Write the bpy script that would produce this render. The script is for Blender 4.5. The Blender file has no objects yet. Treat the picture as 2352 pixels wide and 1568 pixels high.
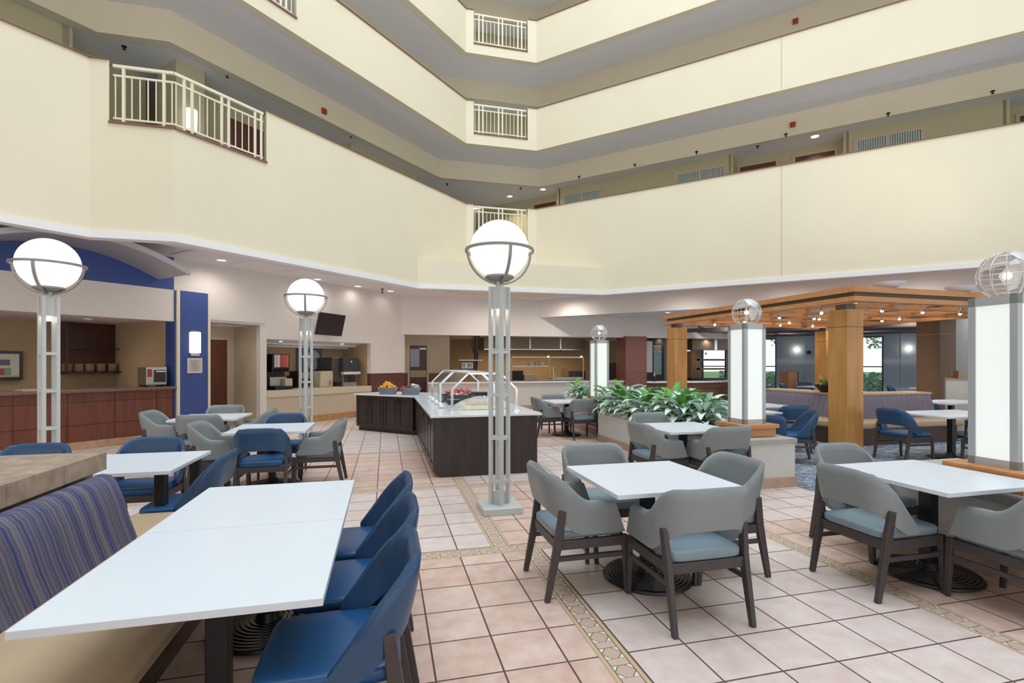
import bpy, math, random
from mathutils import Vector, Matrix
random.seed(7)
sc = bpy.context.scene
COL = sc.collection
pi = math.pi

# ---------------------------------------------------------------- camera, world, exposure
YAW = 0.246                      # the floor grid is the world axes; the camera looks 14.1 degrees right of +Y
CA, SA = math.cos(YAW), math.sin(YAW)
FPX, HC, YH = 1155.0, 1.58, 834.0
cam_d = bpy.data.cameras.new('camera')
cam = bpy.data.objects.new('camera', cam_d)
COL.objects.link(cam)
cam.location = (0, 0, HC)
cam.rotation_euler = (pi / 2, 0, -YAW)
cam_d.sensor_width = 36
cam_d.lens = 36 * FPX / 2352
cam_d.shift_y = (YH - 784) / 2352
cam_d.clip_end = 300
sc.camera = cam

sc.view_settings.view_transform = 'Standard'
sc.view_settings.look = 'None'
sc.view_settings.gamma = 1
sc.view_settings.use_curve_mapping = False
sc.view_settings.exposure = 0.0

w = bpy.data.worlds.new('world')
sc.world = w
w.use_nodes = True
wn = w.node_tree
bg = wn.nodes['Background']
tc = wn.nodes.new('ShaderNodeTexCoord')
sx = wn.nodes.new('ShaderNodeSeparateXYZ')
rp = wn.nodes.new('ShaderNodeValToRGB')
wn.links.new(tc.outputs['Generated'], sx.inputs[0])
wn.links.new(sx.outputs['Z'], rp.inputs[0])
wn.links.new(rp.outputs[0], bg.inputs['Color'])
rp.color_ramp.elements[0].position = 0.0
rp.color_ramp.elements[0].color = (0.95, 0.97, 1, 1)
rp.color_ramp.elements[1].position = 0.7
rp.color_ramp.elements[1].color = (0.72, 0.84, 1, 1)
bg.inputs['Strength'].default_value = 1.6

def area(name, loc, size, power, color=(1, 1, 1), rot=(0, 0, 0), size_y=None, spread=None):
    d = bpy.data.lights.new(name, 'AREA')
    d.energy = power
    d.color = color
    d.size = size
    if size_y:
        d.shape = 'RECTANGLE'
        d.size_y = size_y
    if spread:
        d.spread = spread
    o = bpy.data.objects.new(name, d)
    COL.objects.link(o)
    o.location = loc
    o.rotation_euler = rot
    o.visible_camera = True
    return o

# daylight through the atrium skylight, far above the frame
area('skylight_daylight', (2.5, 3.5, 18.4), 15, 1500, (0.93, 0.97, 1.0), size_y=15)
WARM = (1.0, 0.83, 0.64)
NEUT = (1.0, 0.93, 0.84)

# ---------------------------------------------------------------- surveying helpers (pixel of the photo -> point on a known plane)
def at_z(u, v, z=0.0):
    Y = FPX * (HC - z) / (v - YH)
    X = (u - 1176) / FPX * Y
    return (CA * X + SA * Y, -SA * X + CA * Y)

def on_left(u, c, v=None):       # plane y - x = c
    r = (u - 1176) / FPX
    Y = c / ((-SA * r + CA) - (CA * r + SA))
    X = r * Y
    return (CA * X + SA * Y, -SA * X + CA * Y, None if v is None else HC - (v - YH) * Y / FPX)

def on_right(u, c, v=None):      # plane y + x = c
    r = (u - 1176) / FPX
    Y = c / ((-SA * r + CA) + (CA * r + SA))
    X = r * Y
    return (CA * X + SA * Y, -SA * X + CA * Y, None if v is None else HC - (v - YH) * Y / FPX)

def on_y(u, y, v=None):
    r = (u - 1176) / FPX
    Y = y / (-SA * r + CA)
    X = r * Y
    return (CA * X + SA * Y, y, None if v is None else HC - (v - YH) * Y / FPX)

# ---------------------------------------------------------------- materials
MATS = {}
def mat(name, col, rough=0.6, metal=0.0, var=0.0, vscale=6.0, bump=0.0, bscale=60.0, emit=None, estr=0.0,
        trans=0.0, spec=None, coat=0.0, stretch=None, alpha=1.0, ior=None):
    if name in MATS:
        return MATS[name]
    m = bpy.data.materials.new(name)
    m.use_nodes = True
    nt = m.node_tree
    b = nt.nodes['Principled BSDF']
    c4 = (*col, 1)
    b.inputs['Base Color'].default_value = c4
    b.inputs['Roughness'].default_value = rough
    b.inputs['Metallic'].default_value = metal
    if spec is not None: b.inputs['Specular IOR Level'].default_value = spec
    if coat: b.inputs['Coat Weight'].default_value = coat
    if trans: b.inputs['Transmission Weight'].default_value = trans
    if ior: b.inputs['IOR'].default_value = ior
    if alpha < 1: b.inputs['Alpha'].default_value = alpha
    if emit:
        b.inputs['Emission Color'].default_value = (*emit, 1)
        b.inputs['Emission Strength'].default_value = estr
    if var or bump:
        tcn = nt.nodes.new('ShaderNodeTexCoord')
        mp = nt.nodes.new('ShaderNodeMapping')
        nt.links.new(tcn.outputs['Object'], mp.inputs[0])
        if stretch: mp.inputs['Scale'].default_value = stretch
        if var:
            n = nt.nodes.new('ShaderNodeTexNoise')
            n.inputs['Scale'].default_value = vscale
            n.inputs['Detail'].default_value = 5
            nt.links.new(mp.outputs[0], n.inputs['Vector'])
            mx = nt.nodes.new('ShaderNodeMix')
            mx.data_type = 'RGBA'
            mx.inputs[6].default_value = (*[max(0, x * (1 - var)) for x in col], 1)
            mx.inputs[7].default_value = (*[min(1, x * (1 + var)) for x in col], 1)
            mr = nt.nodes.new('ShaderNodeMapRange')
            mr.inputs[1].default_value = 0.3
            mr.inputs[2].default_value = 0.7
            nt.links.new(n.outputs[0], mr.inputs[0])
            nt.links.new(mr.outputs[0], mx.inputs[0])
            nt.links.new(mx.outputs[2], b.inputs['Base Color'])
        if bump:
            n2 = nt.nodes.new('ShaderNodeTexNoise')
            n2.inputs['Scale'].default_value = bscale
            nt.links.new(mp.outputs[0], n2.inputs['Vector'])
            bp = nt.nodes.new('ShaderNodeBump')
            bp.inputs['Strength'].default_value = bump
            bp.inputs['Distance'].default_value = 0.01
            nt.links.new(n2.outputs[0], bp.inputs['Height'])
            nt.links.new(bp.outputs[0], b.inputs['Normal'])
    MATS[name] = m
    return m

def math_node(nt, op, a, b=None, c=None):
    n = nt.nodes.new('ShaderNodeMath')
    n.operation = op
    for i, x in enumerate((a, b, c)):
        if x is None: continue
        if isinstance(x, (int, float)): n.inputs[i].default_value = x
        else: nt.links.new(x, n.inputs[i])
    return n.outputs[0]

def tile_mat(name, c1, c2, grout, sx_, ox, oy, gw=0.006, rough=0.35, sy_=None):
    """floor tiles on the world grid, each tile a little different, cloudy ceramic"""
    sy_ = sy_ or sx_
    m = bpy.data.materials.new(name)
    m.use_nodes = True
    nt = m.node_tree
    b = nt.nodes['Principled BSDF']
    t = nt.nodes.new('ShaderNodeTexCoord')
    s = nt.nodes.new('ShaderNodeSeparateXYZ')
    nt.links.new(t.outputs['Object'], s.inputs[0])
    u = math_node(nt, 'DIVIDE', math_node(nt, 'SUBTRACT', s.outputs[0], ox), sx_)
    v = math_node(nt, 'DIVIDE', math_node(nt, 'SUBTRACT', s.outputs[1], oy), sy_)
    fu = math_node(nt, 'SUBTRACT', u, math_node(nt, 'FLOOR', u))
    fv = math_node(nt, 'SUBTRACT', v, math_node(nt, 'FLOOR', v))
    du = math_node(nt, 'MINIMUM', fu, math_node(nt, 'SUBTRACT', 1.0, fu))
    dv = math_node(nt, 'MINIMUM', fv, math_node(nt, 'SUBTRACT', 1.0, fv))
    d = math_node(nt, 'MINIMUM', math_node(nt, 'MULTIPLY', du, sx_), math_node(nt, 'MULTIPLY', dv, sy_))
    g = math_node(nt, 'LESS_THAN', d, gw / 2)
    cb = nt.nodes.new('ShaderNodeCombineXYZ')
    nt.links.new(math_node(nt, 'FLOOR', u), cb.inputs[0])
    nt.links.new(math_node(nt, 'FLOOR', v), cb.inputs[1])
    wn_ = nt.nodes.new('ShaderNodeTexWhiteNoise')
    nt.links.new(cb.outputs[0], wn_.inputs[0])
    no = nt.nodes.new('ShaderNodeTexNoise')
    no.inputs['Scale'].default_value = 7
    no.inputs['Detail'].default_value = 7
    no.inputs['Roughness'].default_value = 0.62
    nt.links.new(t.outputs['Object'], no.inputs['Vector'])
    f = math_node(nt, 'MULTIPLY_ADD', math_node(nt, 'SUBTRACT', no.outputs[0], 0.5), 2.6, 0.5)
    f = math_node(nt, 'ADD', f, math_node(nt, 'MULTIPLY', math_node(nt, 'SUBTRACT', wn_.outputs[0], 0.5), 0.5))
    mx = nt.nodes.new('ShaderNodeMix')
    mx.data_type = 'RGBA'
    mx.clamp_factor = True
    nt.links.new(f, mx.inputs[0])
    mx.inputs[6].default_value = (*c1, 1)
    mx.inputs[7].default_value = (*c2, 1)
    m2 = nt.nodes.new('ShaderNodeMix')
    m2.data_type = 'RGBA'
    nt.links.new(g, m2.inputs[0])
    nt.links.new(mx.outputs[2], m2.inputs[6])
    m2.inputs[7].default_value = (*grout, 1)
    nt.links.new(m2.outputs[2], b.inputs['Base Color'])
    r = math_node(nt, 'MULTIPLY_ADD', g, 0.5, rough)
    nt.links.new(r, b.inputs['Roughness'])
    bp = nt.nodes.new('ShaderNodeBump')
    bp.inputs['Strength'].default_value = 0.5
    bp.inputs['Distance'].default_value = 0.003
    nt.links.new(math_node(nt, 'SUBTRACT', 1.0, g), bp.inputs['Height'])
    nt.links.new(bp.outputs[0], b.inputs['Normal'])
    MATS[name] = m
    return m

def band_mat():
    """mosaic border strip: UV u across, v along in repeats: diamond tiles with cream corners between plain tiles"""
    m = bpy.data.materials.new('mosaic_band')
    m.use_nodes = True
    nt = m.node_tree
    b = nt.nodes['Principled BSDF']
    t = nt.nodes.new('ShaderNodeTexCoord')
    s = nt.nodes.new('ShaderNodeSeparateXYZ')
    nt.links.new(t.outputs['UV'], s.inputs[0])
    u, v = s.outputs[0], s.outputs[1]
    fv = math_node(nt, 'FRACT', v)
    # central strip 0.17..0.83, outer strips are plain yellowish listello tiles
    x = math_node(nt, 'ABSOLUTE', math_node(nt, 'SUBTRACT', u, 0.5))
    inside = math_node(nt, 'LESS_THAN', x, 0.33)
    xn = math_node(nt, 'DIVIDE', x, 0.33)
    # diamond occupies v 0..0.6 of each repeat, plain tile 0.6..1
    yn = math_node(nt, 'ABSOLUTE', math_node(nt, 'DIVIDE', math_node(nt, 'SUBTRACT', fv, 0.32), 0.32))
    dia = math_node(nt, 'ADD', xn, math_node(nt, 'MULTIPLY', yn, 0.75))
    incell = math_node(nt, 'LESS_THAN', yn, 1.0)
    isd = math_node(nt, 'MULTIPLY', math_node(nt, 'LESS_THAN', dia, 1.05), incell)
    tri = math_node(nt, 'MULTIPLY', math_node(nt, 'GREATER_THAN', dia, 1.05), incell)
    l1 = math_node(nt, 'MULTIPLY', math_node(nt, 'LESS_THAN', math_node(nt, 'ABSOLUTE', math_node(nt, 'SUBTRACT', dia, 1.05)), 0.06), incell)
    l2 = math_node(nt, 'LESS_THAN', math_node(nt, 'ABSOLUTE', math_node(nt, 'SUBTRACT', x, 0.33)), 0.018)
    l3 = math_node(nt, 'GREATER_THAN', x, 0.485)
    l4 = math_node(nt, 'LESS_THAN', math_node(nt, 'ABSOLUTE', math_node(nt, 'SUBTRACT', yn, 1.0)), 0.05)
    line = math_node(nt, 'MAXIMUM', l2, l3)
    li = math_node(nt, 'MULTIPLY', math_node(nt, 'MAXIMUM', l1, l4), inside)
    line = math_node(nt, 'MAXIMUM', line, li)
    def mixc(f, a, bb):
        n = nt.nodes.new('ShaderNodeMix')
        n.data_type = 'RGBA'
        nt.links.new(f, n.inputs[0])
        for k, c in ((6, a), (7, bb)):
            if isinstance(c, tuple): n.inputs[k].default_value = (*c, 1)
            else: nt.links.new(c, n.inputs[k])
        return n.outputs[2]
    c = mixc(isd, (0.60, 0.47, 0.38), (0.58, 0.43, 0.33))
    c = mixc(tri, c, (0.80, 0.74, 0.60))
    c = mixc(inside, (0.62, 0.45, 0.27), c)
    c = mixc(line, c, (0.16, 0.11, 0.08))
    nt.links.new(c, b.inputs['Base Color'])
    b.inputs['Roughness'].default_value = 0.5
    MATS['mosaic_band'] = m
    return m

def wood_mat(name, c1, c2, rough=0.4, axis='Z', scale=3.0, coat=0.0):
    m = bpy.data.materials.new(name)
    m.use_nodes = True
    nt = m.node_tree
    b = nt.nodes['Principled BSDF']
    t = nt.nodes.new('ShaderNodeTexCoord')
    mp = nt.nodes.new('ShaderNodeMapping')
    nt.links.new(t.outputs['Object'], mp.inputs[0])
    k = {'X': (0.12, 1, 1), 'Y': (1, 0.12, 1), 'Z': (1, 1, 0.12)}[axis]
    mp.inputs['Scale'].default_value = k
    n = nt.nodes.new('ShaderNodeTexNoise')
    n.inputs['Scale'].default_value = scale * 4
    n.inputs['Detail'].default_value = 6
    n.inputs['Distortion'].default_value = 0.6
    nt.links.new(mp.outputs[0], n.inputs['Vector'])
    mr = nt.nodes.new('ShaderNodeMapRange')
    mr.inputs[1].default_value = 0.3
    mr.inputs[2].default_value = 0.7
    nt.links.new(n.outputs[0], mr.inputs[0])
    mx = nt.nodes.new('ShaderNodeMix')
    mx.data_type = 'RGBA'
    nt.links.new(mr.outputs[0], mx.inputs[0])
    mx.inputs[6].default_value = (*c1, 1)
    mx.inputs[7].default_value = (*c2, 1)
    nt.links.new(mx.outputs[2], b.inputs['Base Color'])
    b.inputs['Roughness'].default_value = rough
    b.inputs['Coat Weight'].default_value = coat
    MATS[name] = m
    return m

def stripe_mat():
    """woven upholstery, stripes by UV u with a small stitched weave"""
    m = bpy.data.materials.new('striped_weave')
    m.use_nodes = True
    nt = m.node_tree
    b = nt.nodes['Principled BSDF']
    t = nt.nodes.new('ShaderNodeTexCoord')
    s = nt.nodes.new('ShaderNodeSeparateXYZ')
    nt.links.new(t.outputs['UV'], s.inputs[0])
    u, v = s.outputs[0], s.outputs[1]
    cb = nt.nodes.new('ShaderNodeCombineXYZ')
    nt.links.new(u, cb.inputs[0])
    n = nt.nodes.new('ShaderNodeTexNoise')
    n.noise_dimensions = '3D'
    n.inputs['Scale'].default_value = 17
    n.inputs['Detail'].default_value = 3
    nt.links.new(cb.outputs[0], n.inputs['Vector'])
    r = nt.nodes.new('ShaderNodeValToRGB')
    nt.links.new(n.outputs[0], r.inputs[0])
    e = r.color_ramp.elements
    e[0].position = 0.34
    e[0].color = (0.028, 0.038, 0.13, 1)
    e[1].position = 0.62
    e[1].color = (0.15, 0.135, 0.15, 1)
    k = e.new(0.44); k.color = (0.045, 0.055, 0.16, 1)
    k = e.new(0.5); k.color = (0.095, 0.08, 0.105, 1)
    k = e.new(0.55); k.color = (0.10, 0.10, 0.18, 1)
    st = math_node(nt, 'LESS_THAN', math_node(nt, 'FRACT', math_node(nt, 'MULTIPLY', u, 36)), 0.35)
    dt = math_node(nt, 'LESS_THAN', math_node(nt, 'FRACT', math_node(nt, 'MULTIPLY', v, 90)), 0.5)
    n3 = nt.nodes.new('ShaderNodeTexNoise')
    n3.inputs['Scale'].default_value = 4
    nt.links.new(cb.outputs[0], n3.inputs['Vector'])
    f = math_node(nt, 'MULTIPLY', math_node(nt, 'MULTIPLY', st, dt), math_node(nt, 'MULTIPLY', n3.outputs[0], 0.9))
    mx = nt.nodes.new('ShaderNodeMix')
    mx.data_type = 'RGBA'
    nt.links.new(f, mx.inputs[0])
    nt.links.new(r.outputs[0], mx.inputs[6])
    mx.inputs[7].default_value = (0.30, 0.31, 0.42, 1)
    nt.links.new(mx.outputs[2], b.inputs['Base Color'])
    b.inputs['Roughness'].default_value = 0.85
    MATS['striped_weave'] = m
    return m

def carpet_mat():
    m = bpy.data.materials.new('patterned_carpet')
    m.use_nodes = True
    nt = m.node_tree
    b = nt.nodes['Principled BSDF']
    t = nt.nodes.new('ShaderNodeTexCoord')
    mp = nt.nodes.new('ShaderNodeMapping')
    mp.inputs['Scale'].default_value = (1.2, 6, 1)
    mp.inputs['Rotation'].default_value = (0, 0, 0.3)
    nt.links.new(t.outputs['Object'], mp.inputs[0])
    n = nt.nodes.new('ShaderNodeTexNoise')
    n.inputs['Scale'].default_value = 1.6
    n.inputs['Detail'].default_value = 6
    n.inputs['Roughness'].default_value = 0.7
    nt.links.new(mp.outputs[0], n.inputs['Vector'])
    r = nt.nodes.new('ShaderNodeValToRGB')
    r.color_ramp.interpolation = 'CONSTANT'
    nt.links.new(n.outputs[0], r.inputs[0])
    e = r.color_ramp.elements
    e[0].color = (0.10, 0.09, 0.09, 1)
    e[1].position = 0.42
    e[1].color = (0.30, 0.30, 0.29, 1)
    k = e.new(0.48); k.color = (0.02, 0.12, 0.33, 1)
    k = e.new(0.515); k.color = (0.46, 0.48, 0.47, 1)
    k = e.new(0.58); k.color = (0.07, 0.08, 0.11, 1)
    nt.links.new(r.outputs[0], b.inputs['Base Color'])
    b.inputs['Roughness'].default_value = 0.95
    MATS['patterned_carpet'] = m
    return m

M_cream = mat('cream_wall_paint', (0.82, 0.75, 0.575), 0.75, var=0.02, vscale=0.8)
M_white = mat('white_wall_paint', (0.78, 0.735, 0.695), 0.75, var=0.015, vscale=0.8)
M_soffit = mat('soffit_paint', (0.84, 0.83, 0.85), 0.85)
M_ceil = mat('ceiling_paint', (0.84, 0.81, 0.82), 0.85)
M_trimw = mat('white_trim_paint', (0.88, 0.88, 0.90), 0.45)
M_olive = mat('olive_wall_paint', (0.56, 0.51, 0.33), 0.8)
M_beige = mat('beige_wall_paint', (0.60, 0.51, 0.38), 0.75)
M_tan = mat('tan_wall_paint', (0.50, 0.37, 0.22), 0.75)
M_planter = mat('planter_plaster', (0.68, 0.67, 0.64), 0.7, var=0.03, bump=0.1)
M_cap = mat('planter_cap_stone', (0.42, 0.42, 0.39), 0.55, var=0.08, vscale=12)
M_tilebase = mat('terracotta_base_tile', (0.50, 0.34, 0.26), 0.45, var=0.15, vscale=5)
M_bronze = mat('brown_rail_cap', (0.22, 0.11, 0.075), 0.5)
M_rail = mat('cream_metal_rail', (0.84, 0.79, 0.62), 0.4)
M_blue = mat('royal_blue_paint', (0.045, 0.085, 0.30), 0.5)
M_greymetal = mat('grey_painted_metal', (0.40, 0.40, 0.41), 0.4, metal=0.3)
M_lamp = mat('pale_grey_metal', (0.60, 0.63, 0.62), 0.4, var=0.02)
M_lampring = mat('ring_grey_metal', (0.32, 0.31, 0.30), 0.4, metal=0.4)
M_globe = mat('opal_glass_globe', (0.80, 0.77, 0.755), 0.35, emit=(1, 0.955, 0.93), estr=0.70)
M_lantern = mat('lit_opal_panel', (0.62, 0.65, 0.62), 0.5, emit=(0.95, 1.0, 0.95), estr=0.52)
M_lanternfr = mat('lantern_grey_frame', (0.47, 0.49, 0.50), 0.4, metal=0.3)
M_silver = mat('silver_continent', (0.66, 0.68, 0.72), 0.35, metal=0.15)
M_wire = mat('wire_metal', (0.75, 0.68, 0.62), 0.35, metal=0.3)
M_top = mat('white_laminate', (0.74, 0.79, 0.84), 0.32, spec=0.4)
M_black = mat('black_enamel', (0.012, 0.012, 0.013), 0.3)
M_grey = mat('grey_vinyl', (0.255, 0.28, 0.287), 0.42, var=0.03, bump=0.06, bscale=180)
M_greyseat = mat('grey_seat_vinyl', (0.22, 0.29, 0.335), 0.38, var=0.03, bump=0.06, bscale=180)
M_navy = mat('blue_vinyl', (0.026, 0.075, 0.165), 0.34, var=0.06, bump=0.06, bscale=180)
M_navyseat = mat('blue_seat_vinyl', (0.014, 0.085, 0.225), 0.33, var=0.06, bump=0.06, bscale=180)
M_leg = mat('charcoal_wood', (0.060, 0.050, 0.050), 0.45, var=0.1, vscale=20)
M_tanvinyl = mat('tan_vinyl', (0.52, 0.385, 0.24), 0.5, var=0.05, bump=0.08, bscale=150)
M_espresso = wood_mat('espresso_wood', (0.028, 0.020, 0.020), (0.048, 0.035, 0.033), 0.35, 'Z')
M_quartz = mat('white_quartz', (0.78, 0.82, 0.86), 0.18, var=0.03, vscale=3)
M_cherry = wood_mat('cherry_wood', (0.15, 0.048, 0.03), (0.215, 0.07, 0.043), 0.35, 'Z')
M_cherryd = wood_mat('dark_cherry_wood', (0.055, 0.014, 0.008), (0.09, 0.024, 0.014), 0.35, 'Z')
M_door = wood_mat('mahogany_door', (0.11, 0.032, 0.019), (0.155, 0.045, 0.026), 0.4, 'Z')
M_maple = wood_mat('maple_veneer', (0.50, 0.22, 0.055), (0.66, 0.33, 0.10), 0.35, 'Z', 1.6)
M_maplex = wood_mat('maple_board', (0.52, 0.21, 0.07), (0.66, 0.31, 0.12), 0.4, 'X', 2.2)
M_plinth = wood_mat('dark_plinth_wood', (0.05, 0.022, 0.015), (0.09, 0.04, 0.025), 0.4, 'Y')
M_brownstone = mat('brown_counter_stone', (0.20, 0.12, 0.09), 0.3, var=0.25, vscale=30)
M_wains = mat('brown_wainscot', (0.13, 0.05, 0.035), 0.4, var=0.1)
M_maroon = mat('maroon_granite', (0.21, 0.075, 0.06), 0.25, var=0.12, vscale=20)
M_steel = mat('stainless_steel', (0.52, 0.50, 0.47), 0.28, metal=0.95)
M_chrome = mat('polished_steel', (0.78, 0.79, 0.80), 0.18, metal=0.9)
M_glass = mat('clear_glass', (0.78, 0.82, 0.82), 0.05, alpha=0.16)
M_screen = mat('dark_screen', (0.035, 0.022, 0.022), 0.25)
M_ledge = mat('travertine_tile', (0.36, 0.275, 0.205), 0.5, var=0.28, vscale=9, bump=0.1, bscale=30)
M_leaf = mat('variegated_leaf', (0.16, 0.33, 0.15), 0.4)
M_leafg = mat('young_green_leaf', (0.10, 0.33, 0.035), 0.4, var=0.2)
M_stem = mat('plant_stem', (0.14, 0.25, 0.07), 0.6)
M_soil = mat('dark_soil', (0.04, 0.028, 0.02), 0.95, bump=0.5, bscale=20)
M_bulb = mat('warm_lamp_lens', (1, 0.95, 0.85), 0.3, emit=(1, 0.86, 0.66), estr=9)
M_downl = mat('downlight_lens', (1, 0.95, 0.85), 0.3, emit=(1, 0.90, 0.76), estr=3.0)
M_skyrefl = mat('skylit_panel', (0.9, 0.93, 1), 0.4, emit=(0.86, 0.91, 1), estr=0.95)  # glow stands in for sky reflected on the ceiling, not a lamp
M_shade = mat('lit_sconce_shade', (0.95, 0.9, 0.78), 0.5, emit=(1, 0.93, 0.76), estr=1.1)
M_red = mat('red_alarm_plastic', (0.42, 0.045, 0.03), 0.4)
M_darkmetal = mat('dark_bronze_metal', (0.035, 0.03, 0.03), 0.4, metal=0.5)
M_slate = mat('slate_blue_paint', (0.42, 0.51, 0.60), 0.6, var=0.05, vscale=1)
M_darkceil = mat('dark_ceiling_paint', (0.11, 0.085, 0.085), 0.7)
M_winfr = mat('dark_window_frame', (0.012, 0.035, 0.05), 0.4)
M_brownpanel = mat('brown_panel', (0.20, 0.115, 0.06), 0.55, var=0.04)
M_paper = mat('printed_paper', (0.62, 0.58, 0.53), 0.7)
M_ink = mat('grey_ink', (0.26, 0.25, 0.24), 0.7)
M_basket = mat('grey_wicker', (0.25, 0.27, 0.31), 0.7, var=0.35, vscale=60, bump=0.6, bscale=90)
M_orange = mat('orange_peel', (0.88, 0.42, 0.03), 0.45, bump=0.2, bscale=120)
M_apple = mat('red_apple_skin', (0.36, 0.03, 0.10), 0.3, var=0.3, vscale=12)
M_plastic = mat('clear_plastic_wrap', (0.90, 0.91, 0.92), 0.25, alpha=0.42)
M_yellow = mat('pale_yellow_board', (0.85, 0.78, 0.42), 0.5)
M_pink = mat('pink_wrapped_item', (0.70, 0.22, 0.24), 0.5)
M_ivory = mat('ivory_plastic', (0.66, 0.58, 0.44), 0.45)
M_plate = mat('stoneware', (0.62, 0.52, 0.38), 0.35)
M_greypurple = mat('grey_purple_channel_fabric', (0.20, 0.17, 0.22), 0.8, var=0.1, vscale=30)
M_whitepl = mat('white_plastic', (0.82, 0.82, 0.80), 0.4)
M_curtain = mat('sheer_curtain', (0.50, 0.58, 0.56), 0.8)
M_tile_pink = tile_mat('pink_floor_tile', (0.64, 0.42, 0.33), (0.80, 0.62, 0.53), (0.115, 0.068, 0.06), 0.3473, 0.59, 2.512, 0.0105)
M_tile_light = tile_mat('pale_floor_tile', (0.68, 0.54, 0.49), (0.80, 0.70, 0.65), (0.115, 0.068, 0.06), 0.3473, 0.59, 2.512, 0.0105)
M_band = band_mat()
M_stripe = stripe_mat()
M_carpet = carpet_mat()

# ---------------------------------------------------------------- mesh helpers
R2 = math.sqrt(2)
FL = Matrix(((1 / R2, -1 / R2, 0, -8.15), (1 / R2, 1 / R2, 0, 8.15), (0, 0, 1, 0), (0, 0, 0, 1)))   # left wall frame: s along, d outward, z
FR = Matrix(((1 / R2, 1 / R2, 0, 0), (-1 / R2, 1 / R2, 0, 0), (0, 0, 1, 0), (0, 0, 0, 1)))          # right wall frame
ID = Matrix.Identity(4)

def S_of(x, y):
    return (x + y) / R2

class MB:
    def __init__(self, m=None):
        self.v, self.f, self.mi, self.uv = [], [], [], {}
        self.m = m or ID
        self.cur = 0
    def av(self, p):
        self.v.append(tuple(self.m @ Vector(p)))
        return len(self.v) - 1
    def face(self, idx, uv=None):
        self.f.append(tuple(idx))
        self.mi.append(self.cur)
        if uv: self.uv[len(self.f) - 1] = uv
    def quad(self, a, b, c, d, uv=None):
        i = [self.av(p) for p in (a, b, c, d)]
        self.face(i, uv)
        return self
    def box(self, x0, x1, y0, y1, z0, z1):
        if x0 > x1: x0, x1 = x1, x0
        if y0 > y1: y0, y1 = y1, y0
        if z0 > z1: z0, z1 = z1, z0
        i = [self.av(p) for p in ((x0, y0, z0), (x1, y0, z0), (x1, y1, z0), (x0, y1, z0), (x0, y0, z1), (x1, y0, z1), (x1, y1, z1), (x0, y1, z1))]
        for q in ((0, 3, 2, 1), (4, 5, 6, 7), (0, 1, 5, 4), (1, 2, 6, 5), (2, 3, 7, 6), (3, 0, 4, 7)):
            self.face([i[k] for k in q])
        return self
    def cbox(self, cx, cy, cz, sx, sy, sz):
        return self.box(cx - sx / 2, cx + sx / 2, cy - sy / 2, cy + sy / 2, cz - sz / 2, cz + sz / 2)
    def prism(self, poly, z0, z1):
        n = len(poly)
        ar = sum(poly[k][0] * poly[(k + 1) % n][1] - poly[(k + 1) % n][0] * poly[k][1] for k in range(n))
        if ar < 0: poly = poly[::-1]
        b = [self.av((p[0], p[1], z0)) for p in poly]
        t = [self.av((p[0], p[1], z1)) for p in poly]
        self.face(b[::-1]); self.face(t)
        for k in range(n):
            self.face((b[k], b[(k + 1) % n], t[(k + 1) % n], t[k]))
        return self
    def bar(self, p0, p1, w, h=None, w1=None, h1=None, up=(0, 0, 1)):
        """rectangular bar from p0 to p1 (w across, h along 'up'), may taper"""
        h = h or w; w1 = w1 or w; h1 = h1 or (h if w1 == w else w1)
        p0, p1 = Vector(p0), Vector(p1)
        d = (p1 - p0).normalized()
        u = Vector(up)
        if abs(d.dot(u)) > 0.95: u = Vector((0, 1, 0))
        a = d.cross(u).normalized()
        c = a.cross(d).normalized()
        i = []
        for p, ww, hh in ((p0, w, h), (p1, w1, h1)):
            for sa, scc in ((-1, -1), (1, -1), (1, 1), (-1, 1)):
                i.append(self.av(p + a * sa * ww / 2 + c * scc * hh / 2))
        for q in ((0, 3, 2, 1), (4, 5, 6, 7), (0, 1, 5, 4), (1, 2, 6, 5), (2, 3, 7, 6), (3, 0, 4, 7)):
            self.face([i[k] for k in q[::-1]])
        return self
    def tube(self, pts, r, n=8, closed=False, cap=True):
        pts = [Vector(p) for p in pts]
        rs = r if isinstance(r, (list, tuple)) else [r] * len(pts)
        rings = []
        N = len(pts)
        prev = None
        for k, p in enumerate(pts):
            if closed: d = pts[(k + 1) % N] - pts[k - 1]
            else: d = pts[min(k + 1, N - 1)] - pts[max(k - 1, 0)]
            d.normalize()
            if prev is None:
                u = Vector((0, 0, 1)) if abs(d.z) < 0.9 else Vector((1, 0, 0))
                a = d.cross(u).normalized()
            else:
                a = (prev - d * prev.dot(d)).normalized()
            prev = a
            c = d.cross(a)
            rings.append([self.av(p + (a * math.cos(2 * pi * j / n) + c * math.sin(2 * pi * j / n)) * rs[k]) for j in range(n)])
        for k in range(N if closed else N - 1):
            A, B = rings[k], rings[(k + 1) % N]
            for j in range(n):
                self.face((A[j], A[(j + 1) % n], B[(j + 1) % n], B[j]))
        if cap and not closed:
            self.face(rings[0][::-1]); self.face(rings[-1])
        return self
    def lathe(self, prof, n=24, c=(0, 0, 0), sxy=(1, 1)):
        rings = []
        for r, z in prof:
            if r < 1e-6: rings.append([self.av((c[0], c[1], c[2] + z))])
            else: rings.append([self.av((c[0] + r * sxy[0] * math.cos(2 * pi * j / n), c[1] + r * sxy[1] * math.sin(2 * pi * j / n), c[2] + z)) for j in range(n)])
        for A, B in zip(rings, rings[1:]):
            if len(A) == 1 and len(B) == 1: continue
            for j in range(n):
                k = (j + 1) % n
                if len(A) == 1: self.face((A[0], B[k], B[j]))
                elif len(B) == 1: self.face((A[j], A[k], B[0]))
                else: self.face((A[j], A[k], B[k], B[j]))
        return self
    def cyl(self, c, r, h, n=20, r1=None):
        r1 = r if r1 is None else r1
        return self.lathe([(0, 0), (r, 0), (r1, h), (0, h)], n, c)
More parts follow.
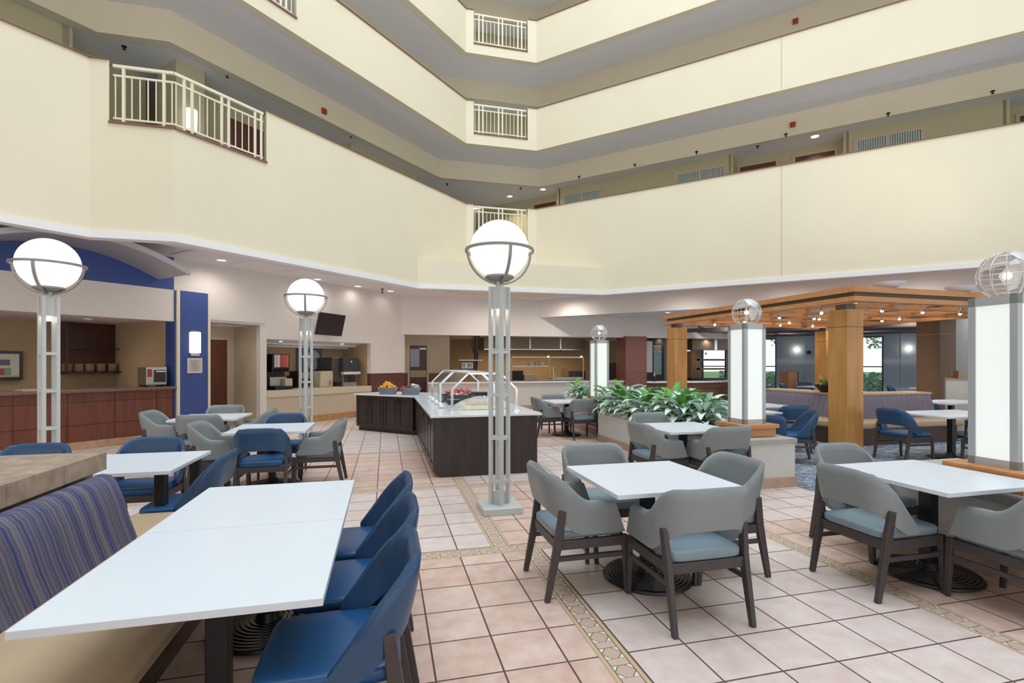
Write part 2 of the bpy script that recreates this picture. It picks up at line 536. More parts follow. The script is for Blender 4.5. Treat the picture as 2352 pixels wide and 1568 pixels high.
    def sphere(self, c, r, n=24, m=14, z0=-1, z1=1, sz=1):
        prof = []
        a0, a1 = math.asin(z0), math.asin(z1)
        for k in range(m + 1):
            a = a0 + (a1 - a0) * k / m
            rr = r * math.cos(a)
            prof.append((0 if rr < 1e-5 else rr, r * sz * math.sin(a)))
        return self.lathe(prof, n, c)
    def build(self, name, mats, parent=None, smooth=None, bevel=0, seg=2, sub=0, kind=None, label=None):
        me = bpy.data.meshes.new(name)
        me.from_pydata(self.v, [], self.f)
        if not isinstance(mats, (list, tuple)): mats = [mats]
        for x in mats: me.materials.append(x)
        for p, mi in zip(me.polygons, self.mi): p.material_index = mi
        if self.uv:
            l = me.uv_layers.new(name='UVMap')
            for fi, uvs in self.uv.items():
                for li, uvv in zip(me.polygons[fi].loop_indices, uvs): l.data[li].uv = uvv
        if smooth:
            me.polygons.foreach_set('use_smooth', [True] * len(me.polygons))
            me.set_sharp_from_angle(angle=math.radians(smooth if smooth is not True else 40))
        me.validate()
        me.update()
        o = bpy.data.objects.new(name, me)
        COL.objects.link(o)
        if parent is not None: o.parent = parent
        if bevel:
            b = o.modifiers.new('bevel', 'BEVEL')
            b.width = bevel; b.segments = seg; b.limit_method = 'ANGLE'; b.angle_limit = math.radians(35)
        if sub:
            s = o.modifiers.new('sub', 'SUBSURF')
            s.levels = sub; s.render_levels = sub
        if kind: o['kind'] = kind
        if label: o['label'] = label
        return o

def thing(name, label, cat, loc=(0, 0, 0), rz=0, group=None):
    o = bpy.data.objects.new(name, None)
    o.empty_display_size = 0.1
    COL.objects.link(o)
    o.location = loc
    o.rotation_euler = (0, 0, rz)
    o['label'] = label; o['category'] = cat
    if group: o['group'] = group
    return o

def tag(o, label, cat, group=None, kind=None):
    o['label'] = label; o['category'] = cat
    if group: o['group'] = group
    if kind: o['kind'] = kind
    return o

def struct(name, mb, m, label=None, **k):
    return mb.build(name, m, kind='structure', label=label, **k)

def dup(root, loc, rz=0, label=None, group=None, scale=None):
    r = root.copy(); COL.objects.link(r)
    r.location = loc; r.rotation_euler = (0, 0, rz)
    if scale: r.scale = scale
    if label: r['label'] = label
    if group: r['group'] = group
    for ch in list(root.children):
        c = ch.copy(); COL.objects.link(c); c.parent = r
        for g in ch.children:
            d = g.copy(); COL.objects.link(d); d.parent = c
    return r

def offset(poly, d):
    """offset a clockwise closed polygon outward (to the left of each edge)"""
    n = len(poly); out = []
    for i in range(n):
        p0, p1, p2 = Vector(poly[i - 1]), Vector(poly[i]), Vector(poly[(i + 1) % n])
        a = (p1 - p0).normalized(); b = (p2 - p1).normalized()
        na, nb = Vector((-a.y, a.x)), Vector((-b.y, b.x))
        k = (na + nb)
        k = k / max(0.2, (1 + na.dot(nb)))
        out.append((p1.x + k.x * d, p1.y + k.y * d))
    return out

def ring(mb, A, B, z0, z1, skip=()):
    n = len(A)
    for i in range(n):
        if i in skip: continue
        j = (i + 1) % n
        mb.prism([A[i], A[j], B[j], B[i]], z0, z1)
    return mb

# ---------------------------------------------------------------- floor
FX0, FX1, FY0, FY1 = -9.5, 5.1, -4.0, 17.6
fl = MB()
xs = [FX0, 0.88, 1.05, 1.11, 1.28, 3.35, 3.50, 5.10]
def pan(x0, x1, y0, y1, k):
    fl.cur = k
    fl.quad((x0, y0, 0), (x1, y0, 0), (x1, y1, 0), (x0, y1, 0))
def band_v(x0, x1, y0, y1):
    fl.cur = 2
    fl.quad((x0, y0, 0), (x1, y0, 0), (x1, y1, 0), (x0, y1, 0), uv=[(0, y0 / 0.165), (1, y0 / 0.165), (1, y1 / 0.165), (0, y1 / 0.165)])
def band_h(y0, y1, x0, x1):
    fl.cur = 2
    fl.quad((x0, y0, 0), (x1, y0, 0), (x1, y1, 0), (x0, y1, 0), uv=[(0, x0 / 0.165), (0, x1 / 0.165), (1, x1 / 0.165), (1, x0 / 0.165)])
PK, LT = 0, 1
# row A: in front of the near cross band
pan(FX0, 1.11, FY0, 4.08, PK); band_v(1.11, 1.28, FY0, 4.08); pan(1.28, 3.35, FY0, 4.08, LT)
band_v(3.35, 3.50, FY0, 4.08); pan(3.50, 5.10, FY0, 4.08, PK)
band_h(4.08, 4.24, FX0, 3.50); pan(3.50, 5.10, 4.08, 4.24, PK)
# row B
pan(FX0, 0.88, 4.24, 6.39, LT); band_v(0.88, 1.05, 4.24, 6.39); pan(1.05, 3.35, 4.24, 6.39, PK)
pan(3.35, 5.10, 4.24, 6.39, LT)
band_h(6.39, 6.54, FX0, 5.10)
# row C
pan(FX0, 0.88, 6.54, 9.12, PK); band_v(0.88, 1.05, 6.54, 9.12); pan(1.05, 5.10, 6.54, 9.12, LT)
band_h(9.12, 9.28, FX0, 5.10)
pan(FX0, 0.88, 9.28, FY1, LT); pan(0.88, 5.10, 9.28, FY1, PK)
struct('floor', fl, [M_tile_pink, M_tile_light, M_band], 'square pink and pale ceramic floor tiles with mosaic border bands')
cf = MB()
cf.quad((5.10, FY0, 0), (30, FY0, 0), (30, 5.35, 0), (5.10, 5.35, 0))
cf.quad((5.10, 5.35, 0), (30, 5.35, 0), (30, 26, 0), (5.10, 26, 0))
struct('floor', cf, M_carpet, 'blue and grey patterned carpet of the lounge')
wf = MB()
wf.quad((-22, FY0, 0), (FX0, FY0, 0), (FX0, FY1, 0), (-22, FY1, 0))
wf.quad((-22, FY1, 0), (5.1, FY1, 0), (5.1, 26, 0), (-22, 26, 0))
struct('floor', wf, M_brownstone, 'brown kitchen floor')

# ---------------------------------------------------------------- atrium balconies
AT = [(-10.5, 3.35), (-4.53, 9.32), (-3.35, 9.32), (2.36, 15.08), (4.57, 15.08), (14.5, 5.15), (14.5, -6), (-10.5, -6)]
NAMES = ['wall_left', 'wall_left_notch', 'wall_left', 'wall_corner', 'wall_right', 'wall_side', 'wall_back', 'wall_side']
TH = 0.18
IN = AT
OUT = offset(AT, TH)
def lerp(a, b, t): return (a[0] + (b[0] - a[0]) * t, a[1] + (b[1] - a[1]) * t)
def parapet(edge, z0, z1, op=None, sill=None, lvl=''):
    i, j = edge, (edge + 1) % len(AT)
    L = (Vector(AT[j]) - Vector(AT[i])).length
    mb = MB()
    def seg(a, b, zz0, zz1):
        if b - a < 1e-4: return
        ta, tb = a / L, b / L
        mb.prism([lerp(IN[i], IN[j], ta), lerp(IN[i], IN[j], tb), lerp(OUT[i], OUT[j], tb), lerp(OUT[i], OUT[j], ta)], zz0, zz1)
    if op:
        a, b = op
        seg(0, a, z0, z1); seg(b, L, z0, z1); seg(a, b, z0, sill)
    else:
        seg(0, L, z0, z1)
    struct(NAMES[edge], mb, M_cream, 'cream balcony wall of the %s floor' % lvl)
    # brown wood cap on the wall and along openings
    cp = MB()
    def cap(a, b, z, th=0.025):
        ta, tb = a / L, b / L
        e = (Vector(AT[j]) - Vector(AT[i])).normalized(); nn = Vector((-e.y, e.x))
        def o(P, k): return (P[0] + nn.x * k, P[1] + nn.y * k)
        cp.prism([o(lerp(IN[i], IN[j], ta), -0.03), o(lerp(IN[i], IN[j], tb), -0.03), o(lerp(OUT[i], OUT[j], tb), 0.03), o(lerp(OUT[i], OUT[j], ta), 0.03)], z, z + th)
    if op:
        a, b = op
        if a > 0.01: cap(0, a, z1, 0.012)
        if b < L - 0.01: cap(b, L, z1, 0.012)
        cap(a, b, sill, 0.03)
    else: cap(0, L, z1, 0.012)
    struct('trim_1', cp, M_bronze, 'thin brown cap on the %s floor balcony wall' % lvl)

LV = {2: (3.66, 6.40, 5.40), 3: (8.23, 9.54, 8.54), 4: (10.98, 12.29, 11.27), 5: (13.73, 15.04, 14.02)}
ORD = {2: 'second', 3: 'third', 4: 'fourth', 5: 'fifth'}
eL1 = (Vector(AT[3]) - Vector(AT[2])).length
opens = {}
for lv, (z0, z1, sill) in LV.items():
    for e in range(8):
        op = None
        if e == 3: op = (0.23, 1.93)
        if e == 1: op = (0.26, 1.18)
        if e == 2: op = (0.0, 1.62 if lv == 2 else 2.27)
        parapet(e, z0, z1, op, sill, ORD[lv])
        if op: opens[(lv, e)] = op
# soffits, beams, corridor ceilings and floors
o15, o17, o45 = offset(AT, 1.5), offset(AT, 1.7), offset(AT, 4.4)
for lv in (3, 4, 5, 6):
    z0 = LV[lv][0] if lv in LV else 16.48
    sill = LV[lv][2] if lv in LV else 16.9
    struct('ceiling', ring(MB(), OUT, o15, z0 + 0.04, sill - 0.005), M_soffit, 'grey underside of the balcony above the %s floor' % ORD[lv - 1])
    struct('trim_2', ring(MB(), o15, o17, z0 - 0.56, sill - 0.005), M_cream, 'cream beam under the balcony above the %s floor' % ORD[lv - 1])
    struct('ceiling', ring(MB(), o17, o45, z0 - 0.54, sill - 0.005), M_soffit, 'grey corridor ceiling of the %s floor' % ORD[lv - 1])
struct('trim_2', ring(MB(), IN, OUT, 16.48, 16.9), M_cream, 'cream edge of the atrium roof opening')
struct('floor', ring(MB(), OUT, o45, 5.2, 5.395), M_carpet, 'carpeted corridor floor of the second floor')
# corridor walls of the upper floors
for lv in (3, 4, 5):
    z0, z1, sill = LV[lv]
    nz = {3: 10.98, 4: 13.73, 5: 16.48}[lv] - 0.54
    struct('wall_left_corridor' if lv == 3 else 'wall_corridor', ring(MB(), offset(AT, 2.3), offset(AT, 2.45), sill, nz), M_olive, 'olive corridor wall of the %s floor' % ORD[lv])
# second floor corridor walls with bays
cw = MB(FR)
CZ0, CZ1 = 5.40, 7.69
bays = [(-12.5, -7.62, 16.4), (-7.62, -2.06, 15.9), (-2.06, 0.75, 16.4), (0.75, 3.85, 15.9), (3.85, 9.0, 16.4)]
for s0, s1, d in bays:
    cw.box(s0, s1, d, d + 0.12, CZ0, CZ1)
for s in (-7.62, -2.06, 0.75, 3.85):
    cw.box(s - 0.06, s + 0.06, 15.9, 16.5, CZ0, CZ1)
struct('wall_right_corridor', cw, M_olive, 'olive corridor wall of the second floor with projecting bays')
cl = MB(FL)
cl.box(-9, 3.7, 0.05, 0.2, CZ0, CZ1)
cl.box(3.7, 5.2, 0.7, 0.85, CZ0, CZ1); cl.box(3.6, 3.75, 0.05, 0.85, CZ0, CZ1)
cl.box(5.2, 5.75, -0.55, 0.2, CZ0, CZ1)
cl.box(-9, 12, 1.3, 1.4, CZ0, CZ1); cl.box(5.75, 9.7, 0.05, 0.2, CZ0, CZ1); cl.box(9.7, 12.4, -0.5, 0.2, CZ0, CZ1); cl.box(12.4, 17, 0.05, 0.2, CZ0, CZ1)
struct('wall_left_corridor', cl, M_olive, 'olive corridor wall behind the left balcony opening')

def hall_window(n, s0, s1, zt):
    o = MB(FR)
    y = 15.9 - 0.03
    zb = 6.1
    for a, b, c, d in ((s0 - 0.06, s1 + 0.06, zt, zt + 0.07), (s0 - 0.06, s1 + 0.06, zb - 0.07, zb), (s0 - 0.06, s0, zb, zt), (s1, s1 + 0.06, zb, zt), ((s0 + s1) / 2 - 0.04, (s0 + s1) / 2 + 0.04, zb, zt)):
        o.box(a, b, y, y + 0.05, c, d)
    fr = struct('window_%d' % n, o, M_beige, 'cream framed corridor window pair with pale curtains')
    c = MB(FR)
    for k in range(26):
        a = s0 + (s1 - s0) * k / 26
        c.box(a, a + (s1 - s0) / 26 * 0.72, y + 0.012, y + 0.028, zb, zt)
    c.build('curtain', M_curtain, fr)
    g = MB(FR); g.box(s0, s1, y + 0.029, y + 0.031, zb, zt); g.build('pane', M_winfr, fr)
hall_window(1, -7.38, -6.10, 7.36)
hall_window(2, -3.59, -2.26, 7.36)
hall_window(3, 0.98, 2.29, 7.37)
def hall_door(n, F, s0, s1, d, zb, zt, lab, sgn=1, m=None):
    f = MB(F)
    for a, b, c, e in ((s0 - 0.07, s0, zb, zt), (s1, s1 + 0.07, zb, zt), (s0 - 0.07, s1 + 0.07, zt, zt + 0.07)):
        f.box(a, b, d - 0.03, d, c, e)
    fo = struct('door_%d' % n, f, M_beige, lab)
    l = MB(F); l.box(s0, s1, d - 0.015, d, zb, zt); l.build('door_leaf', m or M_door, fo)
    h = MB(F); h.cbox(s0 + 0.08, d - 0.04, zb + 1.0, 0.10, 0.03, 0.03); h.build('door_handle', M_steel, fo)
    return fo
hall_door(1, FR, -8.84, -7.95, 16.4, 5.40, 7.42, 'mahogany corridor door in the corner behind the second floor railing')
hall_door(2, FR, -1.87, -0.92, 16.4, 5.40, 7.42, 'mahogany corridor door between the second floor bays, left one')
hall_door(3, FR, -0.43, 0.51, 16.4, 5.40, 7.42, 'mahogany corridor door between the second floor bays, right one')
hall_door(4, FR, 4.2, 5.1, 16.4, 5.40, 7.42, 'mahogany corridor door at the far right of the second floor')
hall_door(5, FL, 6.55, 7.45, 0.05, 5.40, 7.25, 'mahogany corridor door behind the left balcony railing')
hall_door(6, FL, 2.2, 3.1, 0.05, 5.40, 7.25, 'dark corridor door at the left end of the left balcony opening')
# room number strips on the right hand corridor
for s, d in ((-5.3, 15.9), (3.2, 15.9)):
    b = MB(FR); b.box(s, s + 0.3, d - 0.03, d, 6.62, 6.72)
    tag(b.build('sign_plate', M_whitepl), 'small white strip sign on the olive corridor wall, %s' % ('near the corner' if s < 0 else 'far right'), 'sign')

# ---------------------------------------------------------------- railings
def railing(pts, z0, h, label, dense):
    """cream metal railing: top rail, second rail, bottom rail, wide posts and thin balusters"""
    t = thing('balcony_railing', label, 'railing', (pts[0][0], pts[0][1], z0), 0, 'balcony railings')
    O = Vector((pts[0][0], pts[0][1], z0))
    P = [Vector((x, y, 0)) - Vector((O.x, O.y, 0)) for x, y in pts]
    def rail(z, w, hh, nm):
        b = MB()
        for a, c in zip(P, P[1:]): b.bar(a + Vector((0, 0, z)), c + Vector((0, 0, z)), w, hh)
        b.build(nm, M_rail, t)
    rail(h, 0.05, 0.045, 'top_rail'); rail(h - 0.15, 0.03, 0.03, 'upper_rail'); rail(0.09, 0.03, 0.03, 'bottom_rail')
    for a, c in zip(P, P[1:]):
        L = (c - a).length; d = (c - a) / L
        n = max(4, int(round(L / dense)))
        for k in range(n + 1):
            p = a + d * (0.03 + (L - 0.06) * k / n)
            wide = (k % 5 in (1, 2)) if n > 8 else k in (1, n - 1)
            if wide:
                b = MB(); b.bar(p + Vector((0, 0, 0.0)), p + Vector((0, 0, h)), 0.04, 0.04); b.build('post', M_rail, t)
            else:
                b = MB(); b.bar(p + Vector((0, 0, 0.09)), p + Vector((0, 0, h - 0.15)), 0.016, 0.016); b.build('baluster', M_rail, t)
        f = MB()
        f.cbox(a.x + d.x * 0.15, a.y + d.y * 0.15, 0.015, 0.07, 0.07, 0.03)
        f.build('foot_plate', M_rail, t)
    return t
def epos(e, a, off=0.09):
    i, j = e, (e + 1) % len(AT)
    A, B = Vector(AT[i]), Vector(AT[j])
    d = (B - A).normalized(); n = Vector((-d.y, d.x))
    q = A + d * a + n * off
    return (q.x, q.y)
jn = offset(AT, 0.09)[2]
railing([epos(1, 0.28), jn, epos(2, 1.60)], 5.43, 0.93, 'cream metal railing bent across the large left balcony opening, second floor', 0.125)
railing([epos(1, 0.28), jn, epos(2, 2.25)], 8.57, 0.93, 'cream metal railing cut off by the top edge, third floor left', 0.125)
railing([epos(3, 0.25), epos(3, 1.91)], 5.43, 0.93, 'cream metal corner railing of the second floor behind the globe lamp', 0.125)
railing([epos(3, 0.25), epos(3, 1.91)], 8.57, 0.90, 'cream metal corner railing of the third floor, middle one of the column', 0.125)
railing([epos(3, 0.25), epos(3, 1.91)], 11.30, 0.93, 'cream metal corner railing of the fourth floor, topmost of the column', 0.125)

# fascia box across the corner and white ledge under the second floor
fb = MB(); fb.prism([(0.82, 13.53), (6.12, 13.53), (4.57, 15.06), (2.36, 15.06)], 3.66, 4.35)
struct('wall_corner', fb, M_cream, 'cream boxed fascia across the corner under the second floor')
LED = [(-10.5, 3.35), (-4.53, 9.32), (-3.35, 9.32), (0.82, 13.53), (6.12, 13.53), (14.5, 5.15), (14.5, -6), (-10.5, -6)]
struct('trim_3', ring(MB(), offset(LED, -0.05), offset(LED, 0.16), 3.56, 3.665), M_trimw, 'white ledge along the bottom of the second floor walls')
# seams in the right wall
sm = MB(FR)
xx, yy, _ = on_right(1795, 19.65)
ss = (xx - yy) / R2
for z0, z1 in ((3.68, 6.39), (8.25, 9.52)):
    sm.box(ss - 0.008, ss + 0.008, 19.65 / R2 - 0.004, 19.65 / R2 + 0.01, z0, z1)
struct('trim_4', sm, M_olive, 'thin vertical expansion joint in the right balcony wall')

# alarms, sprinklers, corridor downlights
def alarm(c, u, v, lab, right=True):
    x, y, z = (on_right if right else on_left)(u, c, v)
    b = MB(Matrix.Translation((x, y, z)) @ Matrix.Rotation((-pi / 4 if right else pi / 4), 4, 'Z'))
    b.cbox(0, -0.03, 0, 0.13, 0.06, 0.13); b.cbox(0, -0.065, 0, 0.07, 0.02, 0.05)
    tag(b.build('fire_alarm', M_red, bevel=0.008), lab, 'alarm')
alarm(19.65 + 1.5 * R2, 1821, 287, 'small square red fire alarm on the beam above the second floor right')
alarm(19.65 + 1.5 * R2, 1827, 50, 'small square red fire alarm on the beam above the third floor right')
alarm(12.70 + 1.5 * R2, 743, 256, 'small square red fire alarm on the beam over the left balcony', False)
for k, (u, v) in enumerate([(285, 117), (522, 181), (806, 318), (1027, 428), (1196, 437), (1330, 411), (1458, 384), (1600, 355), (1805, 315), (2040, 268), (2280, 218), (1740, 342)]):
    x, y = at_z(u, v, 7.6)
    b = MB(Matrix.Translation((x, y, 7.69)))
    b.cyl((0, 0, -0.015), 0.045, 0.015, 12); b.cyl((0, 0, -0.06), 0.012, 0.05, 8); b.cyl((0, 0, -0.065), 0.03, 0.008, 12)
    tag(b.build('sprinkler', M_darkmetal), 'dark pendent sprinkler head on the grey second floor corridor ceiling', 'sprinkler', 'corridor ceiling sprinklers')
def downlight(x, y, z, lab, r=0.075, grp=None, m=None, p=0, col=(1.0, 0.93, 0.84), ang=2.5):
    t = thing('ceiling_downlight', lab, 'light', (x, y, z), 0, grp)
    MB().lathe([(r, 0.0), (r + 0.025, -0.012), (r + 0.025, 0.0), (r, 0.02)], 20).build('rim', M_trimw, t, smooth=40)
    MB().lathe([(0, -0.004), (r, -0.004)], 20).build('lens', m or M_downl, t)
    if p:
        d = bpy.data.lights.new('lamp', 'SPOT'); d.energy = p; d.color = col; d.spot_size = ang; d.spot_blend = 0.9; d.shadow_soft_size = r * 0.9
        lo = bpy.data.objects.new('lamp', d); COL.objects.link(lo); lo.parent = t; lo.location = (0, 0, -0.012)
    return t
for u, v, lab in [(1171, 452, 'round lit downlight above the corner railing on the second floor'), (1247, 436, 'round lit downlight over the corner door, second floor'), (1872, 315, 'round lit downlight between the right bays of the second floor')]:
    x, y = at_z(u, v, 7.67)
    downlight(x, y, 7.69, lab, 0.09, p=150, col=WARM, ang=2.3)

# second floor left corridor: sconce and picture
sx0, sy0, _ = on_left(440, 15.5)
t = thing('wall_sconce', 'lit cream wall sconce seen through the left balcony railing', 'lamp', (0, 0, 0))
b = MB(FL); b.lathe([(0.11, 0), (0.12, 0.42), (0.0, 0.42)], 16, (5.47, -0.57, 6.35)); b.build('shade', M_shade, t, smooth=50)
b = MB(FL); b.box(5.38, 5.56, -0.60, -0.55, 6.22, 6.36); b.build('bracket', M_darkmetal, t)
t = thing('framed_picture', 'green picture in a dark frame behind the left balcony railing', 'picture', (0, 0, 0))
b = MB(FL); b.box(6.0, 6.35, -0.01, 0.05, 5.95, 6.55); b.build('frame', M_black, t)
b = MB(FL); b.box(6.04, 6.31, -0.015, -0.005, 5.99, 6.51); b.build('print', mat('green_print', (0.12, 0.26, 0.18), 0.4), t)

# ---------------------------------------------------------------- ground floor shell
def sL(u, d):
    x, y, _ = on_left(u, 16.3 + d * R2)
    return (x + y) / R2
def zL(u, v, d):
    return on_left(u, 16.3 + d * R2, v)[2]
def sR(u, d):
    x, y, _ = on_right(u, d * R2)
    return (x - y) / R2
def zR(u, v, d):
    return on_right(u, d * R2, v)[2]

o16 = offset(AT, 13)
struct('ceiling', ring(MB(), offset(LED, 0.16), o16 if False else offset(LED, 13), 3.80, 3.95), M_ceil, 'pale ceiling of the ground floor around the atrium')
# left wall
b = MB(FL); b.box(-10, 5.42, 0, 0.15, 2.46, 3.12)
struct('wall_left', b, M_white, 'pale fascia over the bar opening')
b = MB(FL); b.box(-10, 5.42, 0, 0.15, 3.12, 3.82)
struct('wall_left', b, M_blue, 'royal blue wall band above the bar')
b = MB(FL); b.box(5.42, 5.50, 0.0, 0.35, 0, 3.12); b.box(5.50, 6.11, -0.04, 0.35, 0, 3.12)
struct('wall_left', b, M_blue, 'royal blue pier at the end of the bar')
b = MB(FL); b.box(5.455, 5.515, -0.05, 0.02, 0, 3.12); b.box(6.09, 6.14, -0.05, 0.1, 0, 3.12)
struct('trim_5', b, M_cream, 'cream edge strips of the blue pier')
b = MB(FL)
b.box(5.42, 6.14, 0, 0.15, 3.12, 3.82); b.box(6.14, 7.34, 0, 0.15, 2.49, 3.82)
b.box(7.34, 7.51, 0, 0.15, 0, 3.82); b.box(7.51, 10.90, 0, 0.15, 2.18, 3.82)
b.box(10.90, 12.38, 0, 0.15, 1.27, 3.82)
struct('wall_left', b, M_white, 'pale wall with a door recess and the drinks nook')
b = MB(FL); b.box(10.90, 12.38, 0.0, 0.15, 0, 1.27)
struct('wall_left', b, M_wains, 'brown wainscot between the nook and the kitchen')
# door recess
b = MB(FL)
b.box(6.02, 6.14, 0.15, 1.25, 0, 2.49); b.box(7.34, 7.46, 0.15, 1.25, 0, 2.49)
b.box(6.0, 7.46, 1.10, 1.25, 0, 2.49)
struct('wall_left', b, M_beige, 'beige side and back walls of the door recess')
b = MB(FL); b.box(6.02, 7.46, 0.0, 1.25, 2.49, 2.56)
struct('ceiling', b, M_ceil, 'ceiling of the door recess')
hall_door(7, FL, 6.22, 7.15, 1.10, 0, 2.16, 'reddish brown wooden door in the recess beside the blue pier')
b = MB(FL); b.box(6.145, 6.155, 0.25, 0.42, 1.42, 1.70)
tag(b.build('restroom_sign', M_paper), 'small pale sign plate on the recess wall beside the brown door', 'sign')
# nook
b = MB(FL)
b.box(7.36, 7.51, 0.15, 1.35, 0.0, 2.3); b.box(10.90, 11.02, 0.15, 1.35, 0, 2.3)
b.box(7.36, 11.02, 1.25, 1.4, 0, 2.5)
struct('wall_left', b, M_tan, 'tan walls inside the drinks nook')
b = MB(FL)
b.quad((7.4, 0.15, 2.2), (11, 0.15, 2.2), (11, 1.3, 2.02), (7.4, 1.3, 2.02)); b.box(7.4, 11, 0.62, 0.66, 2.08, 2.13); b.box(7.4, 11, 0.98, 1.02, 2.02, 2.07)
struct('ceiling', b, M_soffit, 'sloping grey soffit inside the drinks nook')
b = MB(FL); b.box(7.51, 10.90, 0.0, 0.15, 0.18, 0.73)
struct('wall_left', b, M_beige, 'beige wall under the nook counter')
b = MB(FL); b.box(7.51, 10.90, -0.04, 1.25, 0.73, 0.90)
tag(b.build('nook_counter', M_ivory, bevel=0.006), 'long beige counter slab of the drinks nook', 'counter')
b = MB(FL); b.box(7.36, 10.9, -0.02, 0.03, 0, 0.18); b.box(10.9, 12.3, -0.02, 0.03, 0, 0.18)
struct('baseboard_left', b, mat('orange_terracotta', (0.50, 0.26, 0.11), 0.45, var=0.15), 'orange terracotta base tiles under the nook')
b = MB(FL); b.box(8.0, 10.88, 1.21, 1.25, 0.9, 1.22)
struct('trim_6', b, M_wains, 'brown wainscot strip at the back of the nook')

# kitchen front wall (y = 16.8)
b = MB()
b.box(0.42, 14.5, 16.8, 16.95, 2.52, 3.82)
struct('wall_front_kitchen', b, M_white, 'pale header wall above the kitchen opening')
xk = on_y(985, 16.8)[0]
b = MB(); b.box(xk, 8.42, 16.8, 16.95, 0.12, 0.90)
struct('wall_front_kitchen', b, M_planter, 'white half wall in front of the open kitchen')
b = MB(); b.box(xk, 8.42, 16.78, 16.8, 0, 0.13)
struct('baseboard_front', b, M_tilebase, 'base tiles of the kitchen half wall')
b = MB(); b.box(xk - 0.03, 8.42, 16.72, 17.05, 0.90, 0.945)
tag(b.build('kitchen_ledge', M_trimw, bevel=0.008), 'white ledge running along the top of the kitchen half wall', 'ledge')
b = MB(); b.box(8.41, 9.25, 16.62, 17.4, 0, 2.56)
struct('wall_column', b, M_maroon, 'maroon stone clad column beside the kitchen')
for k in range(1, 4):
    pass
b = MB()
for z in (0.62, 1.24, 1.86, 2.40): b.box(8.405, 9.255, 16.615, 17.4, z, z + 0.008)
struct('trim_7', b, M_wains, 'joints of the maroon column cladding')
# kitchen interior walls
b = MB()
b.box(-0.3, 12.0, 21.5, 21.65, 0, 2.62)
struct('wall_kitchen_back', b, M_tan, 'tan back wall of the kitchen')
xw = on_y(1033, 18.5)[0]
b = MB(); b.box(-1.0, xw, 18.5, 18.62, 0, 2.62); b.box(xw - 0.12, xw, 18.62, 21.5, 0, 2.62)
struct('wall_kitchen_left', b, M_beige, 'beige wall with a brown door left of the kitchen')
b = MB(); b.box(-1.0, xw + 0.005, 18.485, 18.5, 0.05, 1.22)
struct('trim_8', b, M_wains, 'brown wainscot left of the kitchen')
b = MB(); b.box(-1.2, 14.5, 16.95, 21.6, 2.60, 2.70)
struct('ceiling', b, M_ceil, 'kitchen ceiling')
xa, xb = on_y(941, 18.48)[0], on_y(980, 18.48)[0]
f = MB(); f.box(xa - 0.07, xb + 0.07, 18.44, 18.49, 0, 2.29)
df = struct('door_8', f, M_beige, 'dark brown door in the beige wall left of the kitchen')
l = MB(); l.box(xa, xb, 18.42, 18.46, 0, 2.22); l.build('door_leaf', M_cherryd, df)
l = MB(); l.box(xa + 0.02, xa + 0.34, 18.405, 18.42, 1.45, 2.1); l.build('window_pane', mat('blue_reflection_glass', (0.22, 0.24, 0.30), 0.15), df)
l = MB(); l.box(xa + 0.02, xb - 0.02, 18.405, 18.42, 1.08, 1.32); l.build('push_plate', mat('brass_plate', (0.33, 0.26, 0.14), 0.4, metal=0.5), df)
l = MB(); l.box(xa + 0.35, xb - 0.03, 18.40, 18.42, 2.08, 2.13); l.build('door_closer', M_steel, df)

# bar interior
b = MB(FL); b.box(-10, 5.6, 2.8, 2.95, 0, 2.6)
struct('wall_left_bar', b, M_tan, 'tan back wall of the bar')
b = MB(FL); b.box(5.42, 5.54, 0.35, 2.8, 0, 2.6)
struct('wall_left_bar', b, M_tan, 'tan end wall of the bar')
b = MB(FL); b.box(-10, 5.5, 0.15, 2.9, 2.50, 2.6)
struct('ceiling', b, M_ceil, 'bar ceiling')
sc1, sc0 = sL(297, 2.45), sL(150, 2.45)
t = thing('bar_cabinet', 'tall dark cherry wall cabinet with an open shelf behind the bar', 'cabinet', (0, 0, 0))
zc = zL(220, 857, 2.45)
b = MB(FL); b.box(sc0, sc1, 2.72, 2.8, zc, 2.49); b.box(sc0, sc0 + 0.03, 2.4, 2.8, zc, 2.49); b.box(sc1 - 0.03, sc1, 2.4, 2.8, zc, 2.49)
b.build('body', M_cherryd, t)
b = MB(FL); b.box(sc0, sc1, 2.4, 2.8, zc, zc + 0.04); b.build('shelf', M_cherryd, t)
b = MB(FL); b.box(sc0, sc1, 2.5, 2.8, zc + 0.55, zc + 0.575); b.build('shelf', M_cherryd, t)
for k, u in enumerate((155, 181, 206, 232, 258)):
    s = sL(u, 2.55)
    m = FL @ Matrix.Translation((s, 2.55, zc + 0.04))
    b = MB(m)
    for j in range(6): b.lathe([(0.0, j * 0.03), (0.07, j * 0.03), (0.11, j * 0.03 + 0.028), (0.0, j * 0.03 + 0.028)], 14)
    tag(b.build('bowl_stack', M_plate, smooth=40), ['leftmost stack of cream bowls on the bar shelf, beside the lamp post', 'second stack of cream bowls from the left on the bar shelf', 'middle stack of cream bowls on the bar shelf', 'fourth stack of cream bowls from the left on the bar shelf', 'rightmost stack of cream bowls on the bar shelf'][k], 'bowls', 'stacks of bowls on the bar shelf')
